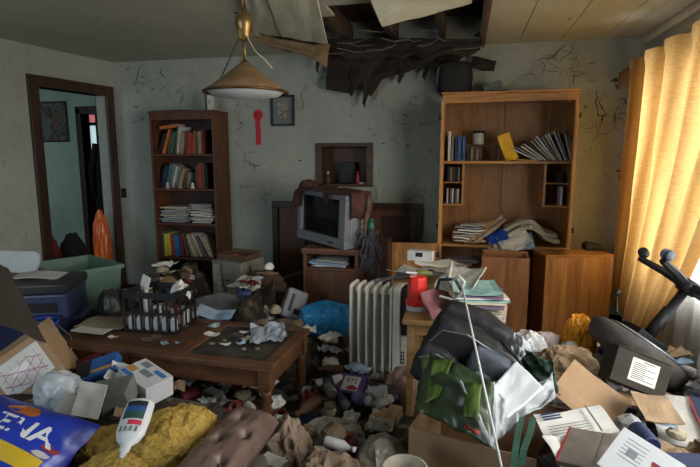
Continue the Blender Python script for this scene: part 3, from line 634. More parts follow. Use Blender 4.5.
t = thing('framed_print', 'dark framed print leaning in the bottom compartment of wall unit', 'picture', UP(454, .205, .14), (-10, 0, 0)); MB().b2((-.06, 0, -.1), (.06, .012, .1)).build('picture_frame', m_black, t, bevel=.002); MB().b2((-.05, -.002, -.085), (.05, 0, .085)).build('print', mat('print_blue', (0, 0, 0)), t)
# objects on the wall unit top
p = at(455, 90, y=4.4)
tb = MB().blob((.28, .2, .27), 3, .10, 1.4, 4, -.7, None, False, .55)
t = thing('black_bag', 'slumped black bag on top of the wall unit', 'bag', (p.x + .0, 4.40, UZ)); tb.build('bag_body', mat('black_bag', (.012, .012, .011), .75, .3, 10, .3, .2), t, True)
MB().tube([(-.1, -.06, .26), (-.15, -.11, .2), (-.16, -.13, .08), (-.13, -.14, .0)], .012, 6).build('strap', m_black, t, True)
p = at(491, 86, y=4.4)
tag(MB().box((0, 0, .035), (.15, .12, .05), rot=(0, -22, 8)).box((.06, -.02, .012), (.14, .1, .022)).build('grey_box', mat('grey_green_plastic', (.10, .12, .11), .6), loc=(p.x, 4.38, UZ + .012), bevel=.005), 'tilted grey box on top of the wall unit beside the bag', 'box')
leaf('card_sheet', 'dark sheet of card leaning against the black bag on wall unit', 'card', (at(483, 68, y=4.45).x, 4.47, UZ + .25), (60, 12, 0), .2, .12, m_rot, 0, 4, .006)

# ---- open wooden box and the angled oak cabinet in front of the wall unit
bx = thing('wooden_box', 'tall open wooden box standing in front of the wall unit', 'box', (.315, 3.80, 0), (0, 0, -3)); W, D_, Hh = .165, .12, .74
m_oakd = wood('brown_oak', (.19, .07, .022), (.36, .155, .055), (16, 16, 1.2), rough=.5)
for a, b, nm in (((-W, -D_, 0), (W, -D_ + .018, Hh), 'front_panel'), ((-W, D_ - .018, 0), (W, D_, Hh + .01), 'back_panel'), ((-W, -D_ + .018, 0), (-W + .018, D_ - .018, Hh), 'side_panel'), ((W - .018, -D_ + .018, 0), (W, D_ - .018, Hh), 'side_panel'), ((-W + .018, -D_ + .018, 0), (W - .018, D_ - .018, .02), 'bottom_panel')):
    MB().b2(a, b).build(nm, m_oakd, bx, bevel=.002)
oc = thing('side_cabinet', 'low oak cabinet turned at an angle beside the curtain', 'cabinet', (.625, 3.95, 0), (0, 0, 16)); W = .525; D_ = .235; Hh = .70
MB().b2((0, 0, 0), (W, .018, Hh)).build('front_panel', wood('figured_oak', (.32, .14, .04), (.62, .32, .11), (13, 13, 1.0), rough=.42, wear=.1), oc, bevel=.002)
MB().b2((0, .018, 0), (.018, D_, Hh)).build('side_panel', m_oakd, oc); MB().b2((W - .018, .018, 0), (W, D_, Hh)).build('side_panel', m_oakd, oc); MB().b2((.018, D_ - .01, 0), (W - .018, D_, Hh)).build('back_panel', m_oakd, oc)
MB().b2((-.006, -.006, Hh), (W + .006, D_ + .006, Hh + .02)).build('top_board', m_oakh, oc, bevel=.004)
MB().b2((.0, -.012, 0), (W, 0, .05)).build('plinth', m_oakd, oc)
p = at(602, 247, z=.745)
t = thing('desk_phone', 'black cordless phone dock on top of the oak side cabinet', 'phone', (p.x - .07, p.y + .0, .722), (0, 0, 10))
MB().prism([(-.07, 0), (.07, 0), (.07, .03), (-.02, .055), (-.07, .05)], .09, TRS((0, .045, 0), (90, 0, 0))).build('dock', m_black, t, bevel=.006); MB().box((.0, .0, .052), (.12, .03, .018), rot=(0, 10, 0)).build('handset', m_black, t, bevel=.005)
MB().tube([(.07, 0, .02), (.09, -.01, .0), (.1, -.03, -.1), (.1, -.04, -.25), (.1, -.04, -.4)], .008, 6).build('power_cable', m_black, t)

# ---- curtain, rod, sheer
m_curt = cloth_through('amber_curtain', (.58, .38, .15), (.93, .61, .24), .56)
m_sheer = cloth_through('white_sheer', (.8, .8, .78), (.9, .92, .95), .6)
cu = thing('curtain', 'amber pleated curtain glowing with daylight at the right window', 'curtain', (1.245, 3.6, 0))
def curt(u, v):
    yt = 4.44 - 1.95 * u; yb = 4.50 - 1.05 * u
    k = v ** 1.5; y = yt + (yb - yt) * k; z = 2.165 - 1.92 * v + .05 * u * 0
    ph = u * 2 * math.pi * 5.6
    a = .055 * (1 - .35 * v) + .012
    x = 1.20 - .02 * u + a * math.sin(ph + .5 * math.sin(v * 3 + u * 5)) + .014 * noise.noise(Vector((u * 14, v * 3.5, 3)))
    y += .028 * math.sin(ph * 2 + 1) * (1 - .4 * v)
    if v < .05: x += .012 * math.sin(ph * 3)
    return (x - 1.2, y - 3.6, z)
MB().grid(170, 40, curt).build('curtain_cloth', m_curt, cu, True)
MB().grid(6, 3, lambda u, v: (-.06 * u - .02, .78 + .09 * u + .02 * v, 2.16 - .12 * v - .05 * u), .003).build('curtain_header_flap', mat('brown_header', (.25, .15, .07), .9), cu, True)
rd = thing('curtain_rod', 'curtain traverse rod above the window', 'curtain rod', (1.285, 3.0, 2.19))
MB().b2((-.012, -2.3, -.01), (.012, 1.5, .018)).build('rod', mat('grey_metal_rod', (.30, .28, .25), .45, metal=.4), rd, bevel=.003)
for y in (-2.2, -.4, 1.4): MB().b2((.012, y, -.008), (.094, y + .02, .012)).build('bracket', m_steel, rd)
struct(MB().b2((XR - .035, YF, ZC - .055), (XR, DB, ZC)).build('trim_2', m_white, bevel=.01))
sh = thing('sheer_curtain', 'white sheer curtain hanging loose beside the amber curtain', 'curtain', (1.345, 2.6, 0))
def sheer(u, v):
    y = 3.6 - 1.5 * u; ph = u * 50
    return (-.0 + .014 * math.sin(ph + v * 2) - .12 * max(0, v - .62) * (1 - u), y - 2.6 + .012 * math.sin(ph * 1.7), 2.2 - 1.95 * v)
MB().grid(90, 24, sheer).build('sheer_cloth', m_sheer, sh, True)

# ---- television on its stand
SXc, SYf, SZ = -1.005, 3.72, .745
st = thing('television_stand', 'small dark wooden stand under the television', 'stand', (SXc, SYf, 0)); w2 = .225; dd = .36
m_stand = wood('stand_wood', (.10, .040, .018), (.20, .085, .04), (14, 14, 1.4), rough=.5, wear=.4); m_standh = wood('stand_wood_h', (.10, .040, .018), (.20, .085, .04), (1.4, 14, 14), rough=.5, wear=.4)
MB().b2((-w2 - .012, -.015, SZ - .05), (w2 + .012, dd, SZ)).build('top_board', m_standh, st, bevel=.012)
for s in (-1, 1): MB().b2((s * w2 - s * .03, 0, 0), (s * w2, dd, SZ - .05)).build('side_panel', m_stand, st, bevel=.003)
MB().b2((-w2 + .03, dd - .01, 0), (w2 - .03, dd, SZ - .05)).build('back_panel', cm('black'), st)
zsh = at(325, 268, y=SYf).z
MB().b2((-w2 + .03, .002, zsh - .02), (w2 - .03, dd - .01, zsh)).build('shelf', m_standh, st)
dr_ = MB().b2((-w2 + .034, -.004, .06), (w2 - .034, .014, zsh - .024)).build('door', m_stand, st, bevel=.004)
MB().lathe([(.004, 0), (.004, .012), (.012, .016), (.010, .024), (0, .026)], 10, TRS((.13, -.004, .36), (90, 0, 0)), False).build('knob', m_brass, dr_, True)
MB().b2((-w2 + .03, .01, 0), (w2 - .03, .03, .055)).build('plinth', m_stand, st)
paper_stack('paper_pile', 'white papers crammed into the open slot of the television stand', 'papers', (SXc - .02, SYf + .1, zsh), .3, .24, 5, .010, [m_paper, m_news, m_paperb], 12, 3, .03)
tv = thing('television', 'grey tube television turned to the left on the dark stand', 'television', (SXc - .06, SYf + .17, SZ + .022), (0, 3.5, -33))
m_tv = mat('grey_tv_plastic', (.20, .215, .24), .4, .08, 10, .05, .15)
W, Hh = .29, .42
f = MB(); f.b2((-W, -.1, 0), (W, -.04, .075)); f.b2((-W, -.1, Hh - .045), (W, -.04, Hh)); f.b2((-W, -.1, .075), (-W + .05, -.04, Hh - .045)); f.b2((W - .075, -.1, .075), (W, -.04, Hh - .045)); f.b2((-W, -.04, 0), (W, .03, Hh))
f.build('bezel', m_tv, tv, bevel=.008)
MB().grid(12, 10, lambda u, v: (-W + .05 + u * (2 * W - .125), -.072 - .016 * (1 - (2 * u - 1) ** 2) * (1 - (2 * v - 1) ** 2), .075 + v * (Hh - .12))).build('screen', mat('dark_screen', (.010, .011, .012), .12, .1, 5, 0, 0), tv, True)
for dx, cname in ((-.2, 'green'), ):
    MB().b2((.1, -.104, .028), (.16, -.1, .04)).build('button_strip', cm('black'), tv)
tbk = MB(); vs = []
for yy, sx, sz0, sz1 in ((.03, W - .01, .01, Hh - .01), (.16, W - .05, .02, Hh - .04), (.30, W - .13, .05, Hh - .12)):
    vs += [(-sx, yy, sz0), (sx, yy, sz0), (sx, yy, sz1), (-sx, yy, sz1)]
fs = [(8, 11, 10, 9), (0, 1, 2, 3)] + [(k * 4 + i, k * 4 + 4 + i, k * 4 + 4 + (i + 1) % 4, k * 4 + (i + 1) % 4) for k in (0, 1) for i in range(4)]
tbk.add(vs, fs).build('rear_housing', m_tv, tv, bevel=.01)
# cloth over the television
m_drape = mat('dark_red_cloth', (.085, .035, .028), .95, .5, 10, .5, .4)
dc = thing('draped_cloth', 'dark red cloth thrown over the top of the television', 'cloth', tv.location, (0, 3.5, -33))
def drape(u, v):
    x = -.33 + .66 * u; y = -.135 + .30 * v; z = Hh + .018 + .022 * noise.noise(Vector((u * 6, v * 4, 8)))
    if u < .05: z -= .16 * (1 - u / .05); x = -.325
    if v < .2:
        k = (1 - v / .2); hang = (.16 if u < .22 else (.10 if .60 < u < .70 else .012)); z -= hang * k; y = -.128 - .012 * k
    if u > .955: z -= .2 * (u - .955) / .045 * (1 if v > .2 else 0); x = .315
    return (x, y + .01 * noise.noise(Vector((u * 9, v * 9, 2))), z)
MB().grid(40, 20, drape, .008).build('cloth_sheet', m_drape, dc, True)
MB().tube([(.315, .12, Hh), (.335, .1, Hh - .1), (.33, .08, Hh - .22), (.345, .07, Hh - .36)], [.02, .022, .018, .012], 8).build('hanging_corner', mat('brown_fringe', (.13, .08, .06), .95, .5, 20), dc, True)
MB().blob((.16, .16, .07), 5, .25, 2.5, 3, -.3, TRS((-.22, -.04, Hh + .0))).build('cloth_bunch', m_drape, dc)
# dusty artificial plant beside the television
pl = thing('tinsel_plant', 'dusty black tinsel bunch hanging beside the television', 'ornament', (at(368, 260, y=3.72).x, 3.74, .80))
m_tin = mat('dusty_black_tinsel', (.09, .09, .112), .6, .6, 30, 0, .2); rt = random.Random(8)
mb = MB()
for k in range(120):
    a = rt.uniform(0, 6.28); b = rt.uniform(.03, .12); z1 = rt.uniform(-.25, .12)
    p1 = Vector((math.cos(a) * b, math.sin(a) * b * .7, z1)); mb.tube([(0, 0, rt.uniform(-.1, .08)), p1 * .6 + Vector((0, 0, .05)), p1, p1 + Vector((rt.uniform(-.02, .02), 0, -.04))], [.003, .004, .004, .001], 3)
o = mb.build('tinsel', m_tin, pl); o['kind'] = 'stuff'
MB().lathe([(.0, -.80), (.07, -.80), (.08, -.78), (.02, -.76), (.012, -.3), (.01, .05)], 10).build('stand_pole', m_black, pl, True)
p = at(371, 240, y=4.0)
t = thing('green_bottle', 'green bottle standing on the ledge behind the tinsel', 'bottle', (p.x, 4.0, .80)); MB().lathe([(0, 0), (.024, 0), (.026, .01), (.026, .12), (.022, .13)], 14).build('bottle_body', mat('teal_green_plastic', (.03, .22, .13), .4), t, True); MB().lathe([(0, .131), (.024, .131), (.024, .155), (0, .157)], 14).build('cap', mat('teal_green_plastic', (0, 0, 0)), t, True)
tag(MB().b2((-.09, -.1, 0), (.09, .12, .80)).b2((-.1, -.11, .78), (.1, .13, .799)).build('dark_pedestal', m_trim, loc=(p.x + .06, 4.06, 0), bevel=.004), 'dark low chest behind the tinsel beside the television', 'chest')

# ---- oil radiator
rx = at(356, 366, z=0.03)
ra = thing('oil_radiator', 'white finned oil radiator standing in the litter', 'radiator', (-.66, 3.0, .03), (0, 0, -7)); ra.scale = (1.1, 1.05, 1.05)
m_rad = mat('yellowed_white_enamel', (.74, .72, .65), .42, .06, 9, .05, .18, (.20, .15, .09))
def rrect(w_, h_, r, n=5):
    pts = []
    for cx_, cy_, a0 in ((w_ / 2 - r, h_ / 2 - r, 0), (-w_ / 2 + r, h_ / 2 - r, 90), (-w_ / 2 + r, -h_ / 2 + r, 180), (w_ / 2 - r, -h_ / 2 + r, 270)):
        pts += [(cx_ + r * math.cos(R(a0 + 90 * i / n)), cy_ + r * math.sin(R(a0 + 90 * i / n))) for i in range(n + 1)]
    return pts
for k in range(6):
    x = .0 + k * .047
    MB().prism(rrect(.155, .56, .03), .014, TRS((x, 0, .34), (90, 0, 90))).build('fin', m_rad, ra, bevel=.005)
    MB().b2((x + .001, -.05, .10), (x + .013, .05, .58)).build('fin_core', m_rad, ra, bevel=.003) if k < 0 else None
MB().b2((-.01, -.025, .56), (.27, .025, .59)).build('oil_header', m_rad, ra); MB().b2((-.01, -.025, .09), (.27, .025, .12)).build('oil_header', m_rad, ra)
MB().prism(rrect(.17, .57, .035), .04, TRS((.255, 0, .34), (90, 0, 90))).build('end_cover', m_rad, ra, bevel=.006)
cb = MB().b2((.296, -.06, .34), (.345, .06, .62)).build('control_box', m_black, ra, bevel=.008)
for z in (.53, .42): MB().lathe([(0, 0), (.022, 0), (.02, .014), (0, .015)], 14, TRS((.345, 0, z), (0, 90, 0)), False).build('dial', m_black, cb, True)
lb = MB().b2((.296, -.065, .10), (.335, .065, .335)).build('lower_cover', m_rad, ra, bevel=.006)
for i in range(4):
    for j in range(2): MB().b2((.300 + .012 * j, -.067, .17 + i * .02), (.308 + .012 * j, -.0645, .183 + i * .02)).build('vent_slot', cm('black'), lb)
for x in (.03, .25):
    MB().b2((x - .012, -.12, .03), (x + .012, .12, .055)).build('foot', m_black, ra, bevel=.003)
    for y in (-.11, .11): MB().lathe([(.0, -.012), (.028, -.012), (.028, .012), (0, .012)], 12, TRS((x, y, .028), (0, 90, 0)), False).build('castor', m_black, ra, True)

# ---- pale side table, stool top with papers
ptb = thing('side_table', 'pale wooden side table loaded with newspapers', 'table', (-.03, 2.74, 0), (0, 0, -1)); TZ = .60
MB().b2((-.265, -.19, TZ - .03), (.265, .19, TZ)).build('tabletop', m_maple, ptb, bevel=.008)
for sx in (-1, 1):
    for sy in (-1, 1): MB().b2((sx * .22 - .02, sy * .15 - .02, 0), (sx * .22 + .02, sy * .15 + .02, TZ - .03)).build('leg', m_maple, ptb, bevel=.004)
MB().b2((-.2, -.16, TZ - .09), (.2, -.145, TZ - .03)).build('apron', m_maple, ptb); MB().b2((-.2, .145, TZ - .09), (.2, .16, TZ - .03)).build('apron', m_maple, ptb)
stl = thing('wooden_stool', 'square wooden stool behind the side table, topped with papers', 'stool', (-.21, 3.23, 0), (0, 0, 4)); Z2 = .69
MB().prism(rrect(.44, .46, .06), .035, TRS((0, 0, Z2 - .035))).build('seat', m_maple, stl, bevel=.008)
for sx in (-1, 1):
    for sy in (-1, 1): MB().b2((sx * .1 - .016 + .06, sy * .16 - .016, 0), (sx * .1 + .016 + .06, sy * .16 + .016, Z2 - .035)).build('leg', m_maple, stl, bevel=.003)
# red canister
p = at(416, 312, z=TZ)
t = thing('red_canister', 'bright red plastic canister with white foot on the side table', 'canister', (p.x + .0, p.y + .05, TZ), (0, 0, 10)); m_redp = mat('bright_red_plastic', (.75, .03, .025), .35, .06, 8, .03, .05)
MB().lathe([(0, 0), (.058, 0), (.06, .01), (.06, .03)], 24).build('foot_ring', cm('white'), t, True)
MB().lathe([(.063, .03), (.065, .036), (.065, .055), (.06, .062)], 10).build('collar', m_redp, t, bevel=.003); MB().lathe([(.056, .062), (.055, .12), (.052, .185), (.048, .192), (0, .192)], 8, None, False).build('canister_body', m_redp, t, bevel=.004)
# stack of newspapers on the side table
paper_stack('newspaper_stack', 'thick stack of newspapers and magazines on the pale side table', 'newspapers', (.10, 2.74, TZ), .30, .30, 11, .0115, [m_news, mat('paper_mauve', (.22, .17, .25), .85, .2, 14), m_paperb, m_paper2, mat('paper_teal', (.25, .42, .40), .85, .25, 20), m_paper], 21, 0, .02)
leaf('newspaper', 'open pale green flyer on the side table stack', 'flyer', (.07, 2.70, TZ + .155), (8, 4, 12), .26, .2, mat('paper_teal', (0, 0, 0)), .02, 51, .003)
leaf('magazine', 'glossy magazine tilted on the side table stack', 'magazine', (.0, 2.82, TZ + .17), (14, -6, -18), .22, .28, m_news, .02, 52, .006)
leaf('catalogue', 'red striped catalogue leaning beside the red canister', 'catalogue', (-.12, 2.66, TZ + .075), (58, 0, 58), .22, .15, mat('catalogue_maroon', (.20, .08, .09), .6, .4, 10), .01, 53, .008)
for k, (dx, dy, a, m) in enumerate([(-.06, .02, 10, m_paper), (.06, -.04, -24, m_news), (.1, .1, 40, m_paper2), (-.12, -.12, 70, m_news), (.02, .14, 5, m_paper), (.13, -.12, 30, m_paperg)]):
    leaf('paper_sheet', f'{["white","newsprint","cream","newsprint","white","grey"][k]} sheet on the wooden stool, {ORD[k]} layer up', 'paper', (-.21 + dx, 3.21 + dy, Z2 + .012 + .010 * k), (rb.uniform(-4, 4), rb.uniform(-4, 4), a), .24, .18, m, .02, 60 + k, .003, 'papers on the wooden stool', amp=.012)
p = at(424, 275, z=Z2 + .09)
t = thing('olive_tool', 'small olive green hand tool among papers on the stool', 'tool', (p.x, p.y, Z2 + .085), (0, 8, 30)); MB().lathe([(0, -.05), (.014, -.045), (.018, 0), (.014, .045), (0, .05)], 12, TRS((0, 0, .016), (0, 90, 0)), False).build('handle', mat('olive_plastic', (.16, .19, .05), .5), t, True); MB().b2((-.12, -.008, .01), (-.045, .008, .02)).build('blade', m_steel, t)
t = thing('glass_ashtray', 'white box with dark print standing on the stool', 'box', (at(425, 270, z=Z2).x - .03, 3.37, Z2 + .066), (0, 0, -8)); MB().box((0, 0, .035), (.17, .07, .07)).build('box_body', cm('white'), t, bevel=.002); MB().b2((-.03, -.036, .03), (.02, -.0351, .06)).build('printed_mark', cm('black'), t)
t.name = 'printed_box'
leaf('scarf', 'striped grey scarf trailing from the stool to the radiator', 'scarf', (-.50, 3.12, .665), (2, -14, 14), .34, .07, mat('striped_grey', (.30, .30, .30), .8, .6, 25), .01, 71, .01)

# ---- coffee table
CTX, CTY = -1.535, 2.455; CZ = .45; LW, LD = .665, .288
ct = thing('coffee_table', 'long dark wooden coffee table with turned legs and inset panels', 'table', (CTX, CTY, 0), (0, 0, -2))
fr = .062
for a, b in (((-LW, -LD), (LW, -LD + fr)), ((-LW, LD - fr), (LW, LD)), ((-LW, -LD + fr), (-LW + fr, LD - fr)), ((LW - fr, -LD + fr), (LW, LD - fr)), ((.10, -LD + fr), (.16, LD - fr))):
    MB().b2((a[0], a[1], CZ - .03), (b[0], b[1], CZ)).build('top_rail', m_tablew, ct, bevel=.004)
MB().b2((.16, -LD + fr, CZ - .028), (LW - fr, LD - fr, CZ - .010)).build('inset_panel', mat('grimy_inset', (.055, .05, .04), .45, .6, 9, .3, .5, (.20, .17, .12)), ct)
MB().b2((-LW + fr, -LD + fr, CZ - .028), (.10, LD - fr, CZ - .004)).build('inset_panel', wood('worn_inset', (.07, .03, .014), (.15, .065, .03), (1.4, 14, 14), wear=.7), ct)
for y in (-1, 1): MB().b2((-LW + .05, y * (LD - .035) - .01, CZ - .125), (LW - .05, y * (LD - .035) + .01, CZ - .03)).build('apron', m_tablew, ct, bevel=.002)
for x in (-1, 1): MB().b2((x * (LW - .035) - .01, -LD + .05, CZ - .125), (x * (LW - .035) + .01, LD - .05, CZ - .03)).build('apron', m_tablew, ct, bevel=.002)
MB().b2((-.15, -LD + .02, CZ - .11), (-.14, -LD + .024, CZ - .04)).build('drawer_line', cm('black'), ct)
for x in (-1, 1):
    for y in (-1, 1):
        px_, py_ = x * (LW - .045), y * (LD - .045)
        MB().b2((px_ - .032, py_ - .032, CZ - .14), (px_ + .032, py_ + .032, CZ - .03)).build('leg_block', m_tablew, ct, bevel=.003)
        MB().lathe([(.018, 0), (.022, .02), (.018, .05), (.026, .12), (.030, .20), (.022, .225), (.033, .245), (.022, .262), (.028, .28), (.03, .31)], 16, TRS((px_, py_, 0))).build('leg', m_tablew, ct, True)
# ------------------------------------------------------------------ clutter
def sm(v, a, b, e=.18):
    f = lambda t: max(0, min(1, t)) ** 2 * (3 - 2 * max(0, min(1, t)))
    return f((v - a + e) / e) * f((b + e - v) / e)
def hz(x, y):
    h_ = .045 + .035 * noise.noise(Vector((x * 3, y * 3, 1))) + .028 * noise.noise(Vector((x * 9, y * 9, 4)))
    h_ += .26 * sm(x, -3.4, -1.1, .12) * sm(y, .5, 2.02, .12)
    h_ += .30 * sm(x, .46, 1.4) * sm(y, .5, 2.75, .3) + .06 * sm(x, .5, 1.4) * sm(y, 3.0, 3.6)
    h_ += .13 * sm(x, -.85, -.2, .15) * sm(y, .5, 1.9, .15) + .05 * sm(x, -.2, .5) * sm(y, .5, 1.6)
    h_ += .25 * sm(x, -2.3, -1.42, .15) * sm(y, 2.98, 3.7, .15) + .2 * sm(x, -3.6, -2.1, .2) * sm(y, 2.7, 3.9, .25)
    h_ += .22 * sm(x, -1.42, -.90, .15) * sm(y, 3.0, 3.55, .15)
    return max(.012, h_)
m, n, l, p_ = new_mat('trampled_litter'); v = _vec(n, l, (1, 1, 1), False)
vo = n.new('ShaderNodeTexVoronoi'); vo.inputs['Scale'].default_value = 15; l.new(v, vo.inputs['Vector'])
rp = n.new('ShaderNodeValToRGB'); sp = n.new('ShaderNodeSeparateColor'); l.new(vo.outputs['Color'], sp.inputs[0]); l.new(sp.outputs[0], rp.inputs[0])
rp.color_ramp.interpolation = 'CONSTANT'; e = rp.color_ramp.elements
e[0].position = 0; e[0].color = (.035, .026, .02, 1); e[1].position = .93; e[1].color = (.42, .40, .36, 1)
for ps, c in ((.3, (.06, .04, .026)), (.5, (.11, .075, .045)), (.66, (.03, .03, .034)), (.78, (.17, .14, .11)), (.88, (.24, .22, .2))):
    q = e.new(ps); q.color = (*c, 1)
c = _mix(n, l, rp.outputs[0], (.03, .022, .016), _ramp(n, l, _noise(n, l, v, 14, 8, .7), .42, .66))
l.new(c, p_.inputs['Base Color']); p_.inputs['Roughness'].default_value = .9
b = n.new('ShaderNodeBump'); b.inputs['Strength'].default_value = .8; b.inputs['Distance'].default_value = .03; l.new(_noise(n, l, v, 22, 8, .7), b.inputs['Height']); l.new(b.outputs[0], p_.inputs['Normal'])
bed = MB().grid(150, 130, lambda u, v: (-3.42 + 4.76 * u, .5 + 4.05 * v, hz(-3.42 + 4.76 * u, .5 + 4.05 * v))).build('floor_litter', m)
bed['kind'] = 'stuff'; bed['label'] = 'trampled layer of mixed litter covering the whole floor'; bed['category'] = 'litter'

m_kraft = mat('brown_paper', (.34, .235, .14), .85, .18, 7, .5, .35, bscale=24); m_kraftd = mat('dirty_brown_paper', (.215, .155, .105), .9, .25, 6, .5, .5, bscale=22)
m_card = mat('cardboard', (.40, .255, .145), .85, .1, 5, .1, .2); m_cardd = mat('dark_cardboard', (.075, .052, .036), .9, .2, 5, .1, .3)
m_clear = mat('dusty_film', (.62, .64, .66), .28, .15, 7, .4, .15, bscale=16, spec=.7)
m_filmd = mat('dim_plastic_film', (.16, .16, .165), .25, .5, 6, .4, .3, spec=.6)
m_bluep = mat('blue_plastic', (.03, .27, .60), .35, .15, 8, .2, .15); m_navyp = mat('navy_plastic', (.035, .05, .11), .4, .2, 10, .1, .2)

def carton(name, label, loc, rot, d, m, flaps=((1, 40), (-1, 60)), t=.006, inner=None):
    W_, D_, H_ = d; T_ = thing(name, label, 'box', loc, rot)
    b = MB(); b.b2((-W_ / 2, -D_ / 2, 0), (W_ / 2, D_ / 2, t)); b.b2((-W_ / 2, -D_ / 2, t), (W_ / 2, -D_ / 2 + t, H_)); b.b2((-W_ / 2, D_ / 2 - t, t), (W_ / 2, D_ / 2, H_)); b.b2((-W_ / 2, -D_ / 2 + t, t), (-W_ / 2 + t, D_ / 2 - t, H_)); b.b2((W_ / 2 - t, -D_ / 2 + t, t), (W_ / 2, D_ / 2 - t, H_))
    b.build('box_body', m, T_)
    for side, a in flaps:     # flap hinged on +y / -y (1/-1) or +x / -x (2/-2); angle up from level outwards
        L_ = D_ * .5 if abs(side) == 1 else W_ * .4
        if abs(side) == 1: fl_ = MB().b2((-W_ / 2, 0, -t / 2), (W_ / 2, side * L_, t / 2)); fl_.build('flap', m, T_, loc=(0, side * D_ / 2, H_), rot=(side * a, 0, 0))
        else:
            s = 1 if side > 0 else -1; fl_ = MB().b2((0, -D_ / 2, -t / 2), (s * L_, D_ / 2, t / 2)); fl_.build('flap', m, T_, loc=(s * W_ / 2, 0, H_), rot=(0, -s * a, 0))
    return T_
# ---- left: carton with shipping label
lc = carton('cardboard_carton', 'open cardboard carton with a scribbled white label at the left edge', at(46, 394, y=1.90) + Vector((-.10, .10, -.04)), (-28, -34, 36), (.34, .24, .24), m_card, ((1, 80), (-2, 40)))
LSC = .72
LBm = TRS((.015, -.1212, .12), (90, 0, 0), (.86, 1.0, 1))
lab = MB().b2((-.14, -.085, 0), (.14, .085, .001), LBm).build('shipping_label', m_paper, lc, label='white shipping label with magenta scribble')
m_mag = mat('magenta_ink', (.55, .03, .20), .6, 0, 5, 0, 0)
rs = random.Random(3)
for k in range(5): MB().tube([LBm @ Vector((-.12 + .24 * j / 7, -.06 + k * .022 + .018 * math.sin(j * 1.3 + k * 2), .0015)) for j in range(8)], .0016, 4).build('scribble', m_mag, lab)
for k in range(5): MB().b2((-.10 + k * .05, -.07, .001), (-.098 + k * .05, .06, .0014), LBm).build('ruled_line', cm('grey'), lab)
MB().b2((-.06, -.01, .001), (.04, .03, .0016), LBm).build('sticker', mat('bright_sticker', (.85, .85, .85), .4, 0, 5, 0, 0), lab)
tag(quad_panel('dark_board', [at(-14, 258, y=2.12), at(8, 268, y=2.12), at(47, 343, y=1.98), at(-14, 318, y=2.0)], .010, m_cardd, seed=4), 'big dark grimy board leaning over the left carton', 'board')
# printer / storage boxes at far left
pr = thing('printer', 'dark blue grey printer with paper tray by the left wall', 'printer', (at(30, 290, y=2.56).x, 2.60, .46), (0, 0, 22))
MB().b2((-.25, -.19, .0), (.25, .17, .16)).build('printer_body', m_navyp, pr, bevel=.015); MB().b2((-.26, -.20, .165), (.26, .18, .225)).build('printer_lid', mat('charcoal_plastic', (.03, .032, .04), .4), pr, bevel=.012)
MB().b2((-.2, -.196, .05), (.2, -.19, .11)).build('front_slot', m_black, pr); MB().grid(6, 5, lambda u, v: (-.14 + .3 * u, -.05 + .2 * v, .232 + .01 * math.sin(u * 4)), .003).build('paper', m_paper, pr)
MB().b2((-.22, -.33, .02), (.22, -.19, .035)).build('paper_tray', m_navyp, pr, bevel=.004)
tag(MB().prism(rrect(.34, .16, .05), .03, TRS((0, 0, 0), (66, 0, 6))).build('plastic_tray', mat('white_plastic', (.62, .66, .70), .4, .06, 8, .05, .15), loc=(-3.12, 2.92, .70), bevel=.006), 'rounded white plastic tray propped behind the printer', 'tray')
tag(MB().b2((-.30, -.10, -.0), (.3, .12, .45)).build('dark_storage_box', m_navyp, loc=(at(30, 290, y=2.56).x, 2.60, .0), rot=(0, 0, 22), bevel=.01), 'dark storage box underneath the printer', 'box')
t = thing('blue_bucket', 'blue plastic bucket beside the carton', 'bucket', (at(40, 318, y=2.34).x, 2.34, .27)); t.scale = (.85,) * 3; MB().lathe([(0, 0), (.085, 0), (.11, .26), (.117, .262), (.117, .275), (.106, .275), (.08, .012), (0, .012)], 24, None, False).build('bucket_body', mat('royal_blue_plastic', (.02, .06, .42), .35, .1, 8, .05, .15), t, True)
MB().tube([(-.115, 0, .26), (-.09, -.09, .2), (0, -.13, .17), (.09, -.09, .2), (.115, 0, .26)], .003, 6).build('bucket_handle', m_steel, t)
# green tote
gt = thing('storage_tote', 'open grey green plastic storage tote behind the coffee table', 'tote', (-2.84, 3.14, .24), (0, 0, -27)); m_tote = mat('green_tote_plastic', (.13, .235, .185), .45, .1, 6, .1, .3)
W, D_, Hh = .28, .22, .42
def ring(w_, d_, z): return [(-w_, -d_, z), (w_, -d_, z), (w_, d_, z), (-w_, d_, z)]
vs = ring(W - .03, D_ - .03, 0) + ring(W, D_, Hh) + ring(W - .008, D_ - .008, Hh) + ring(W - .038, D_ - .038, .01)
fs = [(3, 2, 1, 0), (12, 13, 14, 15)] + [(k * 4 + i, k * 4 + (i + 1) % 4, k * 4 + 4 + (i + 1) % 4, k * 4 + 4 + i) for k in range(3) for i in range(4)]
MB().add(vs, fs).build('tote_body', m_tote, gt, bevel=.01)
rm = MB(); rm.b2((-W - .015, -D_ - .015, Hh - .03), (W + .015, -D_, Hh)); rm.b2((-W - .015, D_, Hh - .03), (W + .015, D_ + .015, Hh)); rm.b2((-W - .015, -D_, Hh - .03), (-W, D_, Hh)); rm.b2((W, -D_, Hh - .03), (W + .015, D_, Hh)); rm.build('tote_rim', m_tote, gt, bevel=.003)
for dx in (-.12, .12): MB().b2((dx - .012, -D_ - .02, Hh - .065), (dx + .012, -D_ - .012, Hh - .01)).build('latch', m_black, gt)
MB().tube([(.05, -D_ - .004, Hh - .05), (.055, -D_ + .005, Hh - .2), (.05, -D_ + .012, Hh - .3)], .003, 5).build('crack', m_black, gt)
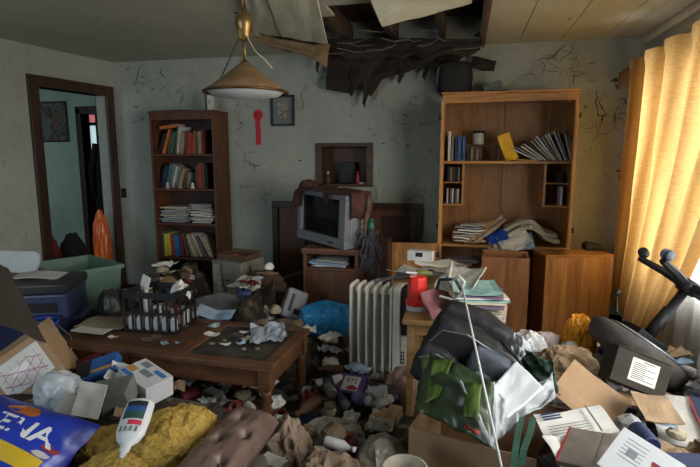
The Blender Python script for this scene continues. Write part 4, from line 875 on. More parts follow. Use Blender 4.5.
# items in the doorway
def blobthing(name, label, cat, loc, d, m, seed, amp=.28, freq=2., sub=4, flat=-.5, rot=(0, 0, 0), smooth=False, group=None, ridge='v', box=0.):
    return tag(MB().blob(d, seed, amp, freq, sub, flat, None, ridge, box).build(name, m, loc=loc, rot=rot, smooth=smooth), label, cat, group)
p = at(99, 250, y=4.35)
blobthing('orange_bag', 'shiny orange plastic bag standing in the doorway', 'bag', (p.x + .07, 4.32, .25), (.16, .17, .66), mat('orange_film', (.62, .12, .02), .25, .15, 8, .4, .1), 3, .18, 2.4)
blobthing('red_garment', 'dark red garment heaped at the doorway', 'clothes', (at(47, 250, y=3.92).x, 3.92, .30), (.22, .24, .42), mat('dark_red_knit', (.16, .02, .018), .95, .4, 14, .4, .2), 7, .2, smooth=True)
blobthing('black_garment', 'black jacket heaped at the doorway beside the red garment', 'clothes', (at(75, 250, y=4.15).x - .02, 4.15, .28), (.24, .24, .42), MATS['black_cloth'], 9, .2, smooth=True)
blobthing('dark_bin_bag', 'glossy dark bin bag slumped in front of the green tote', 'bag', (at(82, 318, y=2.84).x + .21, 2.86, .24), (.17, .14, .32), mat('dark_bin_film', (.07, .07, .075), .3, .4, 6, .4, .3, spec=.6), 12, .22, 2.4, smooth=True)
# pile between the sofa and the table
blobthing('white_plastic_bag', 'puffed white plastic bag beside the labelled carton', 'bag', at(60, 402, z=.31), (.22, .18, .15), mat('thin_white_film', (.60, .65, .70), .3, .1, 5, .4, .1, bscale=14, spec=.7), 21, .16, 2.6, 5, -.5, smooth=True)
t = thing('tissue_box', 'white product carton with blue printed band in front of the coffee table', 'box', at(140, 402, z=.31) + Vector((0, .05, .03)), (4, 10, -22)); t.scale = (.85,) * 3; MB().box((0, 0, .06), (.26, .17, .12)).build('carton_body', mat('carton_white', (.66, .68, .72), .6, .05, 8, .03, .1), t, bevel=.003)
pb = mat('print_azure', (.06, .20, .55), .5); po = mat('print_ochre', (.55, .30, .08), .5); pg = mat('print_grey', (.25, .27, .32), .5)
for a, b, m_ in (((-.125, -.08, .12), (-.03, -.05, .1208), pb), ((-.125, -.045, .12), (-.06, .0, .1208), po), ((-.04, -.02, .12), (.05, .02, .1208), pg), ((.02, .03, .12), (.11, .06, .1208), pb), ((-.1, .03, .12), (-.03, .07, .1208), pg), ((.02, -.0858, .0), (.035, -.085, .12), pb)): MB().b2(a, b).build('print_patch', m_, t)
leaf('paper_bundle', 'crumpled white paper wrapper draped over the product carton', 'paper', at(122, 374, y=2.0), (28, 4, 10), .12, .10, m_paper, .03, 81, .003, amp=.05)
t = thing('blue_packet', 'blue and black packet lying beside the white plastic bag', 'packet', at(100, 371, y=2.04) + Vector((.01, 0, -.01)), (24, -18, 20)); MB().box((0, 0, .03), (.2, .12, .05)).build('packet_body', cm('blue'), t, bevel=.004); MB().b2((-.095, -.055, .055), (-.03, .055, .0556)).build('print_patch', cm('black'), t); MB().b2((-.02, -.04, .055), (.08, -.02, .0556)).build('print_patch', po, t)
tag(MB().box((0, 0, .02), (.14, .12, .035)).box((0, -.0605, .02), (.12, .001, .015)).build('small_packet', cm('maroon'), loc=at(92, 364, y=2.12) + Vector((-.03, .02, -.03)), rot=(12, -20, 34), bevel=.003), 'small maroon and white packet behind the blue packet', 'packet')
tag(MB().box((0, 0, .05), (.17, .13, .09)).b2((-.06, -.0655, .03), (.06, -.065, .07)).build('grey_carton', cm('grey'), loc=at(117, 404, y=1.82) + Vector((0, .0, 0)), rot=(14, -10, 16), bevel=.003), 'dark grey carton between the white papers and product carton', 'box')
for k, (x, y, z, rx_, rz_, w_, h_, lb) in enumerate([(*at(90, 400, y=1.70), 62, 6, .12, .14, 'upright white card with faint print in front of grey carton'), (*at(68, 404, y=1.74), 50, -10, .1, .09, 'short white card left of the upright card'), (*at(126, 411, y=1.76), 20, 30, .09, .06, 'brown kraft slip beside the white bottle'), (*at(97, 413, y=1.70), 70, 24, .04, .05, 'small dark card in front of grey carton')]):
    leaf('card', lb, 'card', (x, y, z), (rx_, 6, rz_), w_, h_, [m_paper, m_paper, m_kraft, cm('black')][k], .006, 90 + k, .003, amp=.006)
# sofa seat carrying the foreground things
so = thing('sofa', 'low grey brown sofa seat buried under things in the foreground', 'sofa', (-1.15, 1.20, 0)); m_sofa = mat('grey_brown_upholstery', (.085, .068, .055), .95, .2, 30, .4, .2)
MB().b2((-.95, -.6, .05), (.52, .36, .26)).build('sofa_base', m_sofa, so, bevel=.03); MB().b2((-.95, -.6, .262), (.50, .37, .40)).build('seat_cushion', m_sofa, so, True, bevel=.05, seg=4)
# tufted leather cushion
tc_ = thing('leather_cushion', 'tufted brown leather cushion at the end of the sofa', 'cushion', (-.755, 1.44, .405), (0, 8, -2)); tc_.scale = (.52, .70, .8); m_lea = mat('worn_brown_leather', (.15, .098, .08), .34, .2, 12, .25, .25, bscale=50)
def cush(u, v, s):
    x = (u - .5) * .34; y = (v - .5) * .62; k = (1 - abs(2 * u - 1) ** 4) ** .5 * (1 - abs(2 * v - 1) ** 5) ** .5
    z = .085 * k
    for (bx_, by_) in TUFT: z -= .042 * math.exp(-((x - bx_) ** 2 + (y - by_) ** 2) / .0011)
    return (x, y, .085 + s * z + .004 * noise.noise(Vector((u * 9, v * 9, 3))))
TUFT = [(-.04, .14), (-.05, -.06), (.08, .02), (.07, -.2)]
MB().grid(40, 60, lambda u, v: cush(u, v, 1)).grid(24, 30, lambda u, v: cush(u, 1 - v, -.9)).build('cushion_body', m_lea, tc_, True)
for bx_, by_ in TUFT: MB().lathe([(0, .004), (.008, .003), (.011, 0), (.010, -.004)], 10, TRS((bx_, by_, .085 + .050)), False).build('tuft_button', m_lea, tc_, True)
# yellow towel
m_tow = mat('mustard_terry', (.56, .37, .085), .98, .28, 60, .9, .18, (.16, .09, .02), bscale=170)
tw = thing('yellow_towel', 'thick mustard yellow towel bundled on the sofa', 'towel', at(156, 462, z=.405) + Vector((-.06, .0, 0))); tw.scale = (.80, .8, .8)
def terry(d, seed, loc, rot, sub=5):
    mb = MB().blob(d, seed, .16, 1.7, sub, -.55, TRS(loc, rot), True)
    mb.v = [tuple(Vector(q) + Vector(noise.noise_vector(Vector(q) * 110)) * .006) for q in mb.v]; return mb
terry((.30, .40, .22), 4, (.14, .04, 0), (0, 0, -34)).build('towel_fold', m_tow, tw); terry((.34, .22, .12), 6, (-.14, -.0, 0), (0, 0, 10)).build('towel_fold', m_tow, tw); terry((.30, .3, .13), 9, (.02, -.19, 0), (0, 0, 0)).build('towel_fold', m_tow, tw)
# white bottle on the towel
bt = thing('squeeze_bottle', 'white squeeze bottle with blue and red label lying on the yellow towel', 'bottle', at(144, 432, z=.54) + Vector((-.03, -.13, .02)), (0, 0, 0)); bt.scale = (1.02,) * 3
q = Matrix.Translation((0, 0, 0)) @ Euler((R(-52), R(8), R(-18))).to_matrix().to_4x4()
# bottle's own axis: base up and away, spout towards the viewer
bp = [(0, 0), (.040, 0), (.044, .008), (.046, .06), (.044, .11), (.034, .135), (.016, .15), (.015, .165), (.010, .168), (.006, .185), (0, .186)]
def flatb(prof, M_): 
    mb = MB().lathe(prof, 24, None, False); mb.v = [tuple(M_ @ Vector((x, y * .62, z))) for x, y, z in mb.v]; return mb
QB = TRS((.03, .125, .085), (118, 0, 14)) 
m_bw = mat('white_bottle_plastic', (.74, .77, .80), .35, .04, 6, .02, .05)
flatb(bp[:8], QB).build('bottle_body', m_bw, bt, True); flatb(bp[6:], QB @ Matrix.Translation((0, 0, .004))).build('nozzle', m_bw, bt, True)
def patch(z0, z1, x0, x1, m_, nm):
    MB().grid(8, 2, lambda u, v: (x0 + (x1 - x0) * u, .62 * math.sqrt(max(0, .0455 ** 2 - (x0 + (x1 - x0) * u) ** 2)) + .0012, z0 + (z1 - z0) * v), 0, QB).build(nm, m_, bt, True)
patch(.012, .03, -.032, .032, mat('bottle_black', (.03, .035, .04), .4), 'label_band'); patch(.03, .05, -.032, .032, cm('blue'), 'label_band'); patch(.05, .075, -.032, .032, mat('bottle_green', (.05, .12, .10), .4), 'label_band'); patch(.08, .096, -.008, .032, mat('bottle_red', (.6, .05, .08), .4), 'label_band')
for k in range(4): patch(.10 + .0 * k, .118, -.028 + k * .016, -.022 + k * .016, cm('grey'), 'grip_rib')
# blue feed bag
m_bag = mat('glossy_blue_bag', (.018, .05, .50), .32, .12, 6, .35, .06, bscale=10, spec=.6); m_by = mat('bag_yellow', (.78, .52, .03), .4, .05, 6, 0, .05)
bb = thing('feed_bag', 'glossy blue feed bag with white and yellow print in the lower left corner', 'bag', at(4, 436, y=1.30) + Vector((0, 0, -.075)), (0, 0, 0)); bb.scale = (1.0, .82, .76)
def bagz(u, v):
    return .17 * (max(0, 1 - abs(2 * u - 1) ** 3)) ** .6 * (max(0, 1 - abs(2 * v - 1) ** 3)) ** .6 + .022 * noise.noise(Vector((u * 5, v * 5, 2)))
E1 = TRS((0, 0, .0), (30, 4, -8))
def bagp(u, v, s=1): return ((u - .5) * .62, (v - .5) * .40, s * bagz(u, v) * (1 if s > 0 else .5) + .09)
MB().grid(40, 30, lambda u, v: bagp(u, v), 0, E1).grid(20, 16, lambda u, v: bagp(u, 1 - v, -.6), 0, E1).build('bag_body', m_bag, bb, True)
def onbag(me_obj, du=0):   # press a flat part (x, y) on the bag's top face
    for vtx in me_obj.data.vertices:
        x, y, z = vtx.co; u = x / .62 + .5; v_ = y / .40 + .5
        vtx.co = E1 @ Vector((x, y, bagz(min(1, max(0, u)), min(1, max(0, v_))) + .09 + .002 + z))
o = text('VENA', mat('bag_white_ink', (.85, .86, .88), .4, .03, 6, 0, 0), bb, .10, TRS((.14, .055, 0), (0, 0, 2)), offset=.0018); onbag(o)
o = MB().grid(30, 4, lambda u, v: (-.22 + .50 * u, -.055 + .06 * v - .02 * u, -.0005)).build('yellow_band', m_by, bb); onbag(o)
o = text('LETS', cm('black'), bb, .05, TRS((.03, -.032, .0008)), extrude=.0002, offset=.0006); onbag(o)
for k, (x, y, w_, m_) in enumerate([(.27, .03, .022, cm('red')), (.262, .0, .02, cm('white')), (.09, .135, .05, cm('orange')), (.13, .125, .03, cm('orange')), (.08, .15, .025, cm('cream'))]):
    o = MB().prism([(x + w_ * (1 + .3 * (i % 2)) * math.cos(i * .7), y + w_ * .6 * math.sin(i * .7)) for i in range(9)], .0004).build('printed_mark', m_, bb); onbag(o)

# ---- on the coffee table
TZ0 = CZ + .001
crt = thing('plastic_crate', 'black slatted plastic crate of white bottles on the coffee table', 'crate', (-1.745, 2.565, TZ0), (0, 0, 4)); W, D_, Hh = .165, .125, .235
m_cr = mat('black_crate_plastic', (.014, .013, .013), .5, .2, 10, .1, .1)
for z in (0, .105, .2):
    hgt = .012 if z == 0 else (.014 if z < .15 else .035)
    for a, b in (((-W, -D_), (W, -D_ + .008)), ((-W, D_ - .008), (W, D_)), ((-W, -D_ + .008), (-W + .008, D_ - .008)), ((W - .008, -D_ + .008), (W, D_ - .008))): MB().b2((*a, z), (*b, z + hgt)).build('crate_band', m_cr, crt)
MB().b2((-W, -D_, -.0), (W, D_, .006)).build('crate_base', m_cr, crt)
for i in range(7):
    x = -W + .006 + i * (2 * W - .012) / 6
    for y in (-D_ + .004, D_ - .004): MB().b2((x - .0055, y - .0038, .006), (x + .0055, y + .0038, .2)).build('slat', m_cr, crt)
for i in range(1, 4):
    y = -D_ + i * 2 * D_ / 4
    for x in (-W + .004, W - .004): MB().b2((x - .0038, y - .0055, .006), (x + .0038, y + .0055, .2)).build('slat', m_cr, crt)
Mc = Matrix.Translation(crt.location) @ Euler((0, 0, R(4))).to_matrix().to_4x4()
wbp = mat('white_bottle_dull', (.66, .67, .68), .4, .06, 10, .05, .2)
for i in range(6):
    p = Mc @ Vector((-.132 + i * .0525, -.09, .008))
    t = thing('white_bottle', f'small white bottle in the front row of the crate, {ORD[i]} from the left', 'bottle', p, group='white bottles in the black crate')
    MB().lathe([(0, 0), (.018, 0), (.021, .006), (.021, .06), (.018, .072), (.010, .08)], 12).build('bottle_body', wbp, t, True); MB().lathe([(0, .08), (.012, .08), (.012, .092), (0, .093)], 10).build('cap', cm('grey'), t, True)
p = Mc @ Vector((-.105, .03, .02)); t = thing('white_tube', 'tall white tube standing in the left of the crate', 'tube', p); MB().lathe([(0, 0), (.022, 0), (.022, .16), (.012, .17)], 14).build('tube_body', wbp, t, True); MB().lathe([(0, .17), (.013, .17), (.013, .19), (0, .191)], 12).build('cap', cm('white'), t, True)
for k, (dx, dy, c, hh) in enumerate([(-.03, .04, 'white', .11), (.03, .05, 'brown', .13), (.08, .03, 'maroon', .12), (.12, .05, 'white', .10)]):
    p = Mc @ Vector((dx, dy, .008)); t = thing('small_carton', f'{c} little carton in the back of the crate, {ORD[k]} from the left', 'box', p); MB().box((0, 0, hh / 2), (.045, .06, hh)).build('carton_body', cm(c), t, bevel=.002); MB().b2((-.016, -.0308, hh * .6), (.016, -.03, hh * .85)).build('print_patch', cm('black' if c == 'white' else 'cream'), t)
leaf('booklet', 'white booklet standing out of the crate at its left corner', 'booklet', Mc @ Vector((-.125, .05, .24)), (84, -70, -6), .10, .06, m_paper, 0, 5, .008, amp=.003)
leaf('rag', 'crumpled white tissue on the right rim of the crate', 'tissue', Mc @ Vector((.13, .04, .23)), (20, 24, 30), .12, .10, m_paper, -.03, 9, .004, amp=.06)
leaf('tray_paper', 'stained sheet of paper at the left end of coffee table', 'paper', (at(105, 325, z=CZ).x, 2.53, TZ0 + .006), (0, 0, 6), .30, .22, mat('stained_sheet', (.36, .31, .22), .9, .25, 6, .1, .5), .004, 101, .003, amp=.006)
leaf('envelope', 'white envelope at the front edge of the coffee table', 'envelope', (at(93, 332, z=CZ).x, 2.37, TZ0 + .012), (0, 0, -2), .22, .085, m_paper, .004, 102, .003, amp=.004)
m_tb = mat('film_bluegrey', (.42, .48, .56), .25, .25, 7, .5, .2, bscale=20, spec=.7)
def film(name, label, loc, d, seed, m_, rot=(0, 0, 0), h_=.05):
    o = MB().grid(26, 22, lambda u, v: ((u - .5) * d[0] * (1 + .15 * noise.noise(Vector((v * 3, seed, 0)))), (v - .5) * d[1] * (1 + .15 * noise.noise(Vector((u * 3, seed, 5)))), h_ * abs(noise.noise(Vector((u * 2.4 + seed, v * 2.4, 1)))) * 1.7 + h_ * .25 * abs(noise.noise(Vector((u * 6 + seed, v * 6, 2)))) + .004), .002).build(name, m_, loc=loc, rot=rot)
    return tag(o, label, 'plastic bag')
film('plastic_bag', 'crumpled bluish plastic bag on the right end of coffee table', (at(270, 333, z=CZ).x, 2.56, TZ0), (.2, .26), 3, m_tb, (0, 0, 24), .035)
rp_ = random.Random(17); SCRAPS = []; CRUMBS = []
for k in range(16):
    px = rp_.choice([rp_.uniform(160, 250), rp_.uniform(100, 240), rp_.uniform(205, 270)]); py = rp_.uniform(322, 346)
    p = at(px, py, z=CZ)
    if not (-2.15 < p.x < -.92 and 2.2 < p.y < 2.72): continue
    w_ = rp_.uniform(.03, .09)
    wc, mm_ = rp_.choice([('white', m_paper), ('white', m_paper), ('pale blue', m_paperb), ('cream', m_paper2)])
    SCRAPS.append(leaf('paper_scrap', f'torn {wc} paper scrap on the coffee table', 'paper scrap', (p.x, p.y, TZ0 + .003), (rp_.uniform(-4, 4), rp_.uniform(-4, 4), rp_.uniform(0, 180)), w_, w_ * rp_.uniform(.4, .8), mm_, .006, 200 + k, .0016, f'{wc} scraps on the coffee table', 4, 4, amp=.008))
for k in range(9):
    p = at(rp_.uniform(210, 262), rp_.uniform(335, 352), z=CZ - .01)
    CRUMBS.append(tag(MB().blob((.03, .02, .01), k, .4, 3, 1, -.3).build('debris_crumb', mat('crumb', (.25, .2, .13), .9), loc=(p.x, p.y, CZ - .0095)), 'bit of dry plaster debris on the grimy table inset', 'debris', 'plaster bits on the table inset'))
for k, (px, py) in enumerate([(238, 334), (243, 338), (156, 337), (147, 340)]):
    p = at(px, py, z=CZ); pts = [(.03 * math.cos(a * .6) * (1 + .2 * math.sin(a * 2)), .02 * math.sin(a * .6), .004 + .002 * math.sin(a)) for a in range(11)]
    tag(MB().tube(pts, .0016, 5).build('wire_loop', m_steel if k < 2 else cm('grey'), loc=(p.x, p.y, TZ0 if k > 1 else CZ - .006)), f'{ORD[k % 2]} little loop of wire on the table inset' if k < 2 else f'little loop of string at the table left front, {ORD[k % 2]} from the right', 'wire', 'wire loops on table' if k < 2 else 'string loops on table')
tag(MB().tube([(-2.62, 2.5, .44), (-2.35, 2.38, .5), (-2.13, 2.28, .455), (-2.04, 2.18, .43), (-2.05, 2.13, .30), (-2.03, 2.1, .2)], .005, 6).build('cable', mat('grey_cable', (.22, .2, .18), .5)), 'grey cable hanging over the left end of coffee table', 'cable')

# ---- behind the coffee table
p = at(235, 285, y=3.62); 
ac = thing('computer_tower', 'dusty beige computer tower with vents lying behind the coffee table', 'computer', (p.x, 3.66, .30), (0, 0, -14)); ac.scale = (.86, .9, .95); m_bei = mat('dusty_beige_plastic', (.20, .20, .165), .6, .12, 6, .1, .4)
MB().b2((-.17, -.14, 0), (.17, .2, .36)).build('casing', m_bei, ac, bevel=.012)
for k in range(4): MB().b2((-.172, -.1 + k * .05, .06), (-.1695, -.08 + k * .05, .3)).build('vent', cm('black'), ac)
MB().b2((-.155, -.146, .03), (-.06, -.139, .33)).build('front_fascia', mat('beige_fascia', (.33, .33, .27), .5), ac, bevel=.004)
for k in range(3): MB().b2((-.15, -.148, .06 + k * .09), (-.07, -.1455, .064 + k * .09)).build('groove', cm('black'), ac)
MB().lathe([(0, 0), (.01, 0), (.01, .004), (0, .004)], 12, TRS((.02, -.14, .2), (90, 0, 0)), False).build('button', cm('black'), ac)
MB().tube([(-.04, -.12, .365), (-.05, -.155, .33), (-.03, -.158, .18), (.02, -.16, .07), (.06, -.17, .0)], .005, 6).build('power_cord', m_black, ac); MB().tube([(.1, 0, .365), (.17, -.02, .32), (.22, -.05, .2), (.2, -.06, .05)], .005, 6).build('power_cord', m_black, ac)
t = thing('game_tray', 'shallow brown tray with red light on top of the beige tower', 'tray', (p.x, 3.70, .643), (0, 0, -10)); MB().b2((-.13, -.1, 0), (.14, .12, .015)).b2((-.13, -.1, .015), (.14, -.09, .04)).b2((-.13, .11, .015), (.14, .12, .05)).b2((-.13, -.09, .015), (-.12, .11, .04)).b2((.13, -.09, .015), (.14, .11, .04)).build('tray_body', cm('brown'), t, bevel=.003); MB().box((.03, -.085, .035), (.05, .02, .03)).build('red_block', cm('red'), t, bevel=.004)
# grey plastic bin
gb = thing('grey_bin', 'shallow grey plastic bin with odds and ends behind the coffee table', 'bin', (at(226, 314, y=3.15).x, 3.17, .33), (-7, 5, -6)); W, D_, Hh = .15, .12, .13
vs = ring(W - .03, D_ - .03, 0) + ring(W, D_, Hh) + ring(W - .007, D_ - .007, Hh) + ring(W - .035, D_ - .035, .008)
MB().add(vs, fs).build('bin_body', mat('grey_bin_plastic', (.24, .24, .255), .5, .08, 8, .08, .3), gb, bevel=.006)
o = MB().blob((.2, .15, .05), 31, .4, 4, 3, -.2).build('bin_contents', m_kraftd, gb, loc=(0, 0, .05)); o['kind'] = 'stuff'
leaf('cardboard_flap', 'bent brown cardboard sheet behind the plastic bag', 'cardboard', (at(262, 300, y=3.2).x, 3.24, .47), (48, -30, -10), .22, .16, m_cardd, .02, 111, .005)
t = thing('grey_casing', 'tilted grey plastic appliance casing behind the table', 'appliance', (at(287, 298, y=3.3).x, 3.34, .30), (-20, 24, 28)); MB().box((0, 0, .09), (.16, .12, .22)).build('casing_body', mat('pale_grey_plastic', (.30, .31, .34), .45, .1, 8, .1, .3), t, bevel=.025, seg=4); MB().b2((-.045, -.063, .03), (-.02, -.059, .16)).build('slot', m_black, t); MB().b2((.0, -.063, .02), (.05, -.059, .06)).build('slot', m_black, t)
blobthing('blue_plastic_bag', 'bright blue crumpled plastic bag beside the radiator', 'bag', (at(327, 326, y=3.22).x, 3.24, .25), (.40, .26, .20), m_bluep, 41, .26, 1.9, 4, -.5)
for k, (px, py, y, d, m_, lb, nm, ct_) in enumerate([(262, 316, 3.05, (.13, .1, .09), m_kraftd, 'dusty brown bundle behind the table right of the grey bin', 'paper_bundle', 'paper'), (205, 300, 3.32, (.2, .16, .14), m_paperg, 'dirty grey rag behind the grey bin', 'rag', 'rag'), (284, 312, 3.12, (.22, .16, .1), m_kraftd, 'grimy brown rag under the grey casing', 'rag', 'rag'), (125, 290, 3.35, (.24, .2, .16), mat('maroon_cloth', (.10, .03, .03), .9), 'maroon cloth heap between tote and crate', 'cloth_heap', 'cloth'), (265, 292, 3.55, (.3, .2, .16), m_cardd, 'dark brown bundle beside the beige tower', 'bundle', 'bundle')]):
    pp = at(px, py, y=y); blobthing(nm, lb, ct_, (pp.x, y, max(.1, hz(pp.x, y) - .02)), d, m_, 50 + k, .3, 2.4, 3)
leaf('dark_plank', 'dark plank leaning against the back wall right of the tower', 'plank', (at(262, 285, y=4.0).x + .30, 3.98, .46), (4, -20, 4), .55, .07, m_cherry, 0, 8, .03, amp=0)
leaf('paper_sheet', 'white sheet lying on the litter behind the crate, left', 'paper', (at(125, 303, y=3.0).x, 2.98, .36), (8, 0, 12), .2, .14, m_paper, .01, 121, .003)
leaf('paper_sheet', 'blue grey folded wrapper on the table back edge', 'wrapper', (at(215, 318, y=2.82).x, 2.83, .455), (24, 4, 4), .24, .09, m_paperb, .02, 122, .004)

# ---- big carton with green bag, backpack, pole
gc = carton('cardboard_carton', 'big open cardboard carton in the foreground under the backpack', (.145, 1.98, .07), (0, 0, -14), (.56, .44, .33), m_card, ())
m_grn = mat('printed_green_film', (.035, .062, .028), .30, .5, 4, .3, .2, (.14, .22, .03), bscale=9, spec=.6); m_foil = mat('silver_lining', (.42, .45, .47), .35, .25, 6, .4, .1, bscale=16)
def bagwall(name, label_, pts, bulge, m_, parent, seed, t=.004, nu=22, nv=18, amp=1.):
    a, b, c, d = [Vector(p) for p in pts]; nrm = (b - a).cross(d - a).normalized()
    return MB().grid(nu, nv, lambda u, v: a.lerp(b, u).lerp(d.lerp(c, u), v) + nrm * (bulge * math.sin(math.pi * u) * math.sin(math.pi * min(1, v * .9)) + amp * .03 * noise.noise(Vector((u * 3 + seed, v * 3, 1))) + amp * .012 * noise.noise(Vector((u * 8 + seed, v * 8, 4)))), t).build(name, m_, parent, True)
gbag = thing('shopping_bag', 'dark green printed shopping bag sagging over the front of the carton', 'bag', (0, 0, 0))
P1 = at(415, 357, y=2.12); P2 = at(462, 352, y=2.08); P3 = at(492, 448, y=1.66); P4 = at(414, 408, y=1.82)
bagwall('front_panel', '', [P4, P3, at(494, 384, y=1.86), at(430, 352, y=2.06)], .05, m_grn, gbag, 1)
bagwall('side_panel', '', [at(490, 447, y=1.665), at(520, 420, y=1.80), at(500, 380, y=1.95), at(492, 383, y=1.87)], .0, m_foil, gbag, 3)
bagwall('back_panel', '', [at(416, 400, y=1.86), at(470, 400, y=2.1), at(468, 352, y=2.12), at(424, 352, y=2.10)], .0, m_grn, gbag, 5)
bagwall('leaf_print', '', [at(424, 404, y=1.80), at(438, 396, y=1.80), at(454, 358, y=1.97), at(432, 360, y=1.97)], .0, mat('leaf_green', (.09, .14, .03), .35, .5, 7), gbag, 7, .002, 8, 8, .3)
bagwall('leaf_print', '', [at(463, 416, y=1.70), at(478, 418, y=1.68), at(482, 384, y=1.80), at(466, 382, y=1.83)], .01, mat('leaf_green', (0, 0, 0)), gbag, 9, .002, 8, 8, .3)
bagwall('red_logo', '', [at(464, 428, y=1.65), at(479, 435, y=1.62), at(479, 431, y=1.625), at(464, 424, y=1.655)], .0, cm('red'), gbag, 9, .001, 4, 2)
bagwall('torn_edge', '', [at(490, 447, y=1.64), at(496, 449, y=1.64), at(460, 378, y=1.83), at(456, 376, y=1.84)], .0, m_foil, gbag, 11, .003, 4, 14)
sb = thing('insulated_bag', 'open green insulated bag with silver lining behind the backpack', 'bag', (0, 0, 0))
bagwall('bag_floor', '', [at(487, 436, y=1.72), at(544, 388, y=1.93), at(516, 360, y=2.06), at(489, 392, y=1.86)], .0, mat('white_foam', (.66, .70, .73), .5, .05, 5, .1, .1), sb, 13, .012, amp=.2)
bagwall('silver_rim', '', [at(500, 432, y=1.86), at(556, 398, y=1.98), at(552, 372, y=2.06), at(520, 402, y=1.98)], .02, m_foil, sb, 15)
bagwall('green_wall', '', [at(520, 372, y=2.24), at(560, 396, y=2.06), at(552, 362, y=2.14), at(524, 350, y=2.26)], .02, mat('green_bag_cloth', (.035, .075, .055), .6, .2, 9), sb, 17)
bagwall('silver_flap', '', [at(510, 350, y=2.30), at(524, 372, y=2.26), at(532, 345, y=2.3), at(512, 330, y=2.34)], .03, m_foil, sb, 19)
for a_, b_ in ((518, 512), (530, 520)):
    t_ = [at(a_, 418, y=1.80), at(a_ - 3, 432, y=1.70), at(b_, 450, y=1.62), at(b_ - 4, 478, y=1.58)]
    MB().grid(2, 12, lambda u, v: (t_[min(2, int(v * 3))].lerp(t_[min(2, int(v * 3)) + 1], min(1, v * 3 - min(2, int(v * 3)))) + Vector((.022 * u, .0, 0))), .004).build('carry_strap', mat('green_webbing', (.03, .09, .06), .8), sb)
# backpack
bk = thing('backpack', 'black and grey backpack slumped on the big carton', 'backpack', (-.045, 2.235, .41), (0, 0, 0)); m_nyl = mat('black_nylon', (.016, .016, .018), .6, .3, 18, .35, .1, bscale=40); m_gry = mat('grey_nylon', (.10, .115, .145), .65, .25, 18, .3, .1)
B1 = TRS((0, 0, 0), (0, 22, -8))
MB().blob((.36, .17, .38), 3, .08, 1.6, 5, -.8, B1 @ TRS((0, .06, 0)), False, .6).build('main_compartment', m_nyl, bk, True)
MB().blob((.33, .15, .33), 9, .09, 1.7, 5, -.8, B1 @ TRS((-.01, -.05, 0)), False, .6).build('middle_compartment', m_nyl, bk, True)
MB().blob((.20, .10, .17), 12, .1, 1.7, 4, -.8, B1 @ TRS((-.08, -.11, .03)), False, .6).build('top_pocket', mat('soft_black_nylon', (.028, .028, .032), .6, .3, 18, .3, .1), bk, True)
MB().blob((.19, .13, .22), 6, .06, 2.5, 4, -.85, TRS((.13, -.13, .03), (0, 22, -14)), False, .8).build('front_pocket', m_gry, bk, True)
MB().blob((.16, .07, .12), 8, .06, 2.5, 4, -.85, TRS((.145, -.20, .03), (0, 22, -14)), False, .85).build('lower_pocket', mat('mid_grey_nylon', (.15, .165, .20), .65, .2, 18), bk, True)
MB().tube([B1 @ Vector((-.15, -.12, .20)), B1 @ Vector((-.12, -.135, .28)), B1 @ Vector((-.02, -.14, .315)), B1 @ Vector((.08, -.13, .30)), B1 @ Vector((.14, -.12, .22))], .004, 6).build('zip', m_steel, bk)
MB().tube([B1 @ Vector((-.16, -.165, .13)), B1 @ Vector((-.1, -.175, .185)), B1 @ Vector((-.03, -.17, .18)), B1 @ Vector((.02, -.16, .12))], .004, 6).build('zip', cm('grey'), bk)
MB().grid(2, 14, lambda u, v: (.22 + .10 * math.sin(v * 3.1), -.14 - .03 * u - .06 * v, .27 - .27 * v + .02 * u), .004).build('shoulder_strap', m_nyl, bk, True)
MB().tube([(-.06, .03, .44), (-.05, .02, .49), (.02, .0, .50), (.05, .0, .45)], .008, 6).build('grab_handle', m_nyl, bk, True)
# pole
pa = at(461, 281, y=2.06); pb_ = at(500, 460, y=1.56)
po_ = thing('walking_pole', 'thin white metal pole with looped strap leaning across the backpack', 'pole', (0, 0, 0))
pb2 = pb_ + (pb_ - pa) * .12
MB().cyl(pb2, pa, .0042, 10).build('shaft', mat('white_enamel_pole', (.68, .68, .66), .35, .05, 10, .02, .15), po_, True)
mb = MB(); lo = [pa + Vector((-.03, 0, -.06)), pa + Vector((-.035, -.01, .0)), pa + Vector((-.01, -.02, .03)), pa + Vector((.015, -.01, .0)), pa + Vector((.0, -.02, -.05)), pa + Vector((-.025, -.02, -.07))]
mb.tube(lo, .006, 6).build('wrist_loop', mat('pale_strap', (.5, .46, .38), .8), po_, True)
tag(MB().tube([at(452, 262, y=3.0), at(448, 285, y=2.72), at(455, 300, y=2.58), at(440, 296, y=2.62)], .007, 6).build('white_cable', mat('white_cable', (.66, .64, .58), .5)), 'loose white cable over the stool and newspapers', 'cable')

# ---- right: office chair turned over
och = thing('office_chair', 'overturned black office chair lying on the heap by the window', 'chair', (0, 0, 0))
hub = at(688, 287, y=2.68); seat = at(640, 346, y=2.62); ax = (hub - seat).normalized()
qs = Matrix.Translation(seat) @ ax.to_track_quat('Z', 'Y').to_matrix().to_4x4()
m_seat = mat('charcoal_seat_cloth', (.08, .07, .063), .85, .25, 24, .3, .25); 
mbs = MB(); rad = [(.001, -.105), (.12, -.108), (.2, -.098), (.235, -.07), (.245, -.02), (.235, .005), (.2, .018), (.12, .02), (.001, .02)]
mbs.lathe(rad, 32, qs, False).build('seat', m_seat, och, True)
MB().lathe([(.001, .021), (.17, .021), (.175, .028), (.16, .034), (.001, .034)], 24, qs, False).build('seat_shell', mat('steel_shell', (.30, .33, .37), .3, .15, 8, .05, .15, metal=.4), och, True)
MB().b2((-.05, -.09, .034), (.05, .09, .07), qs).build('mechanism', m_black, och, bevel=.006)
Lh = (hub - seat).length
MB().lathe([(.030, .07), (.030, Lh * .62), (.022, Lh * .62), (.022, Lh + .01)], 14, qs).build('gas_column', m_black, och, True)
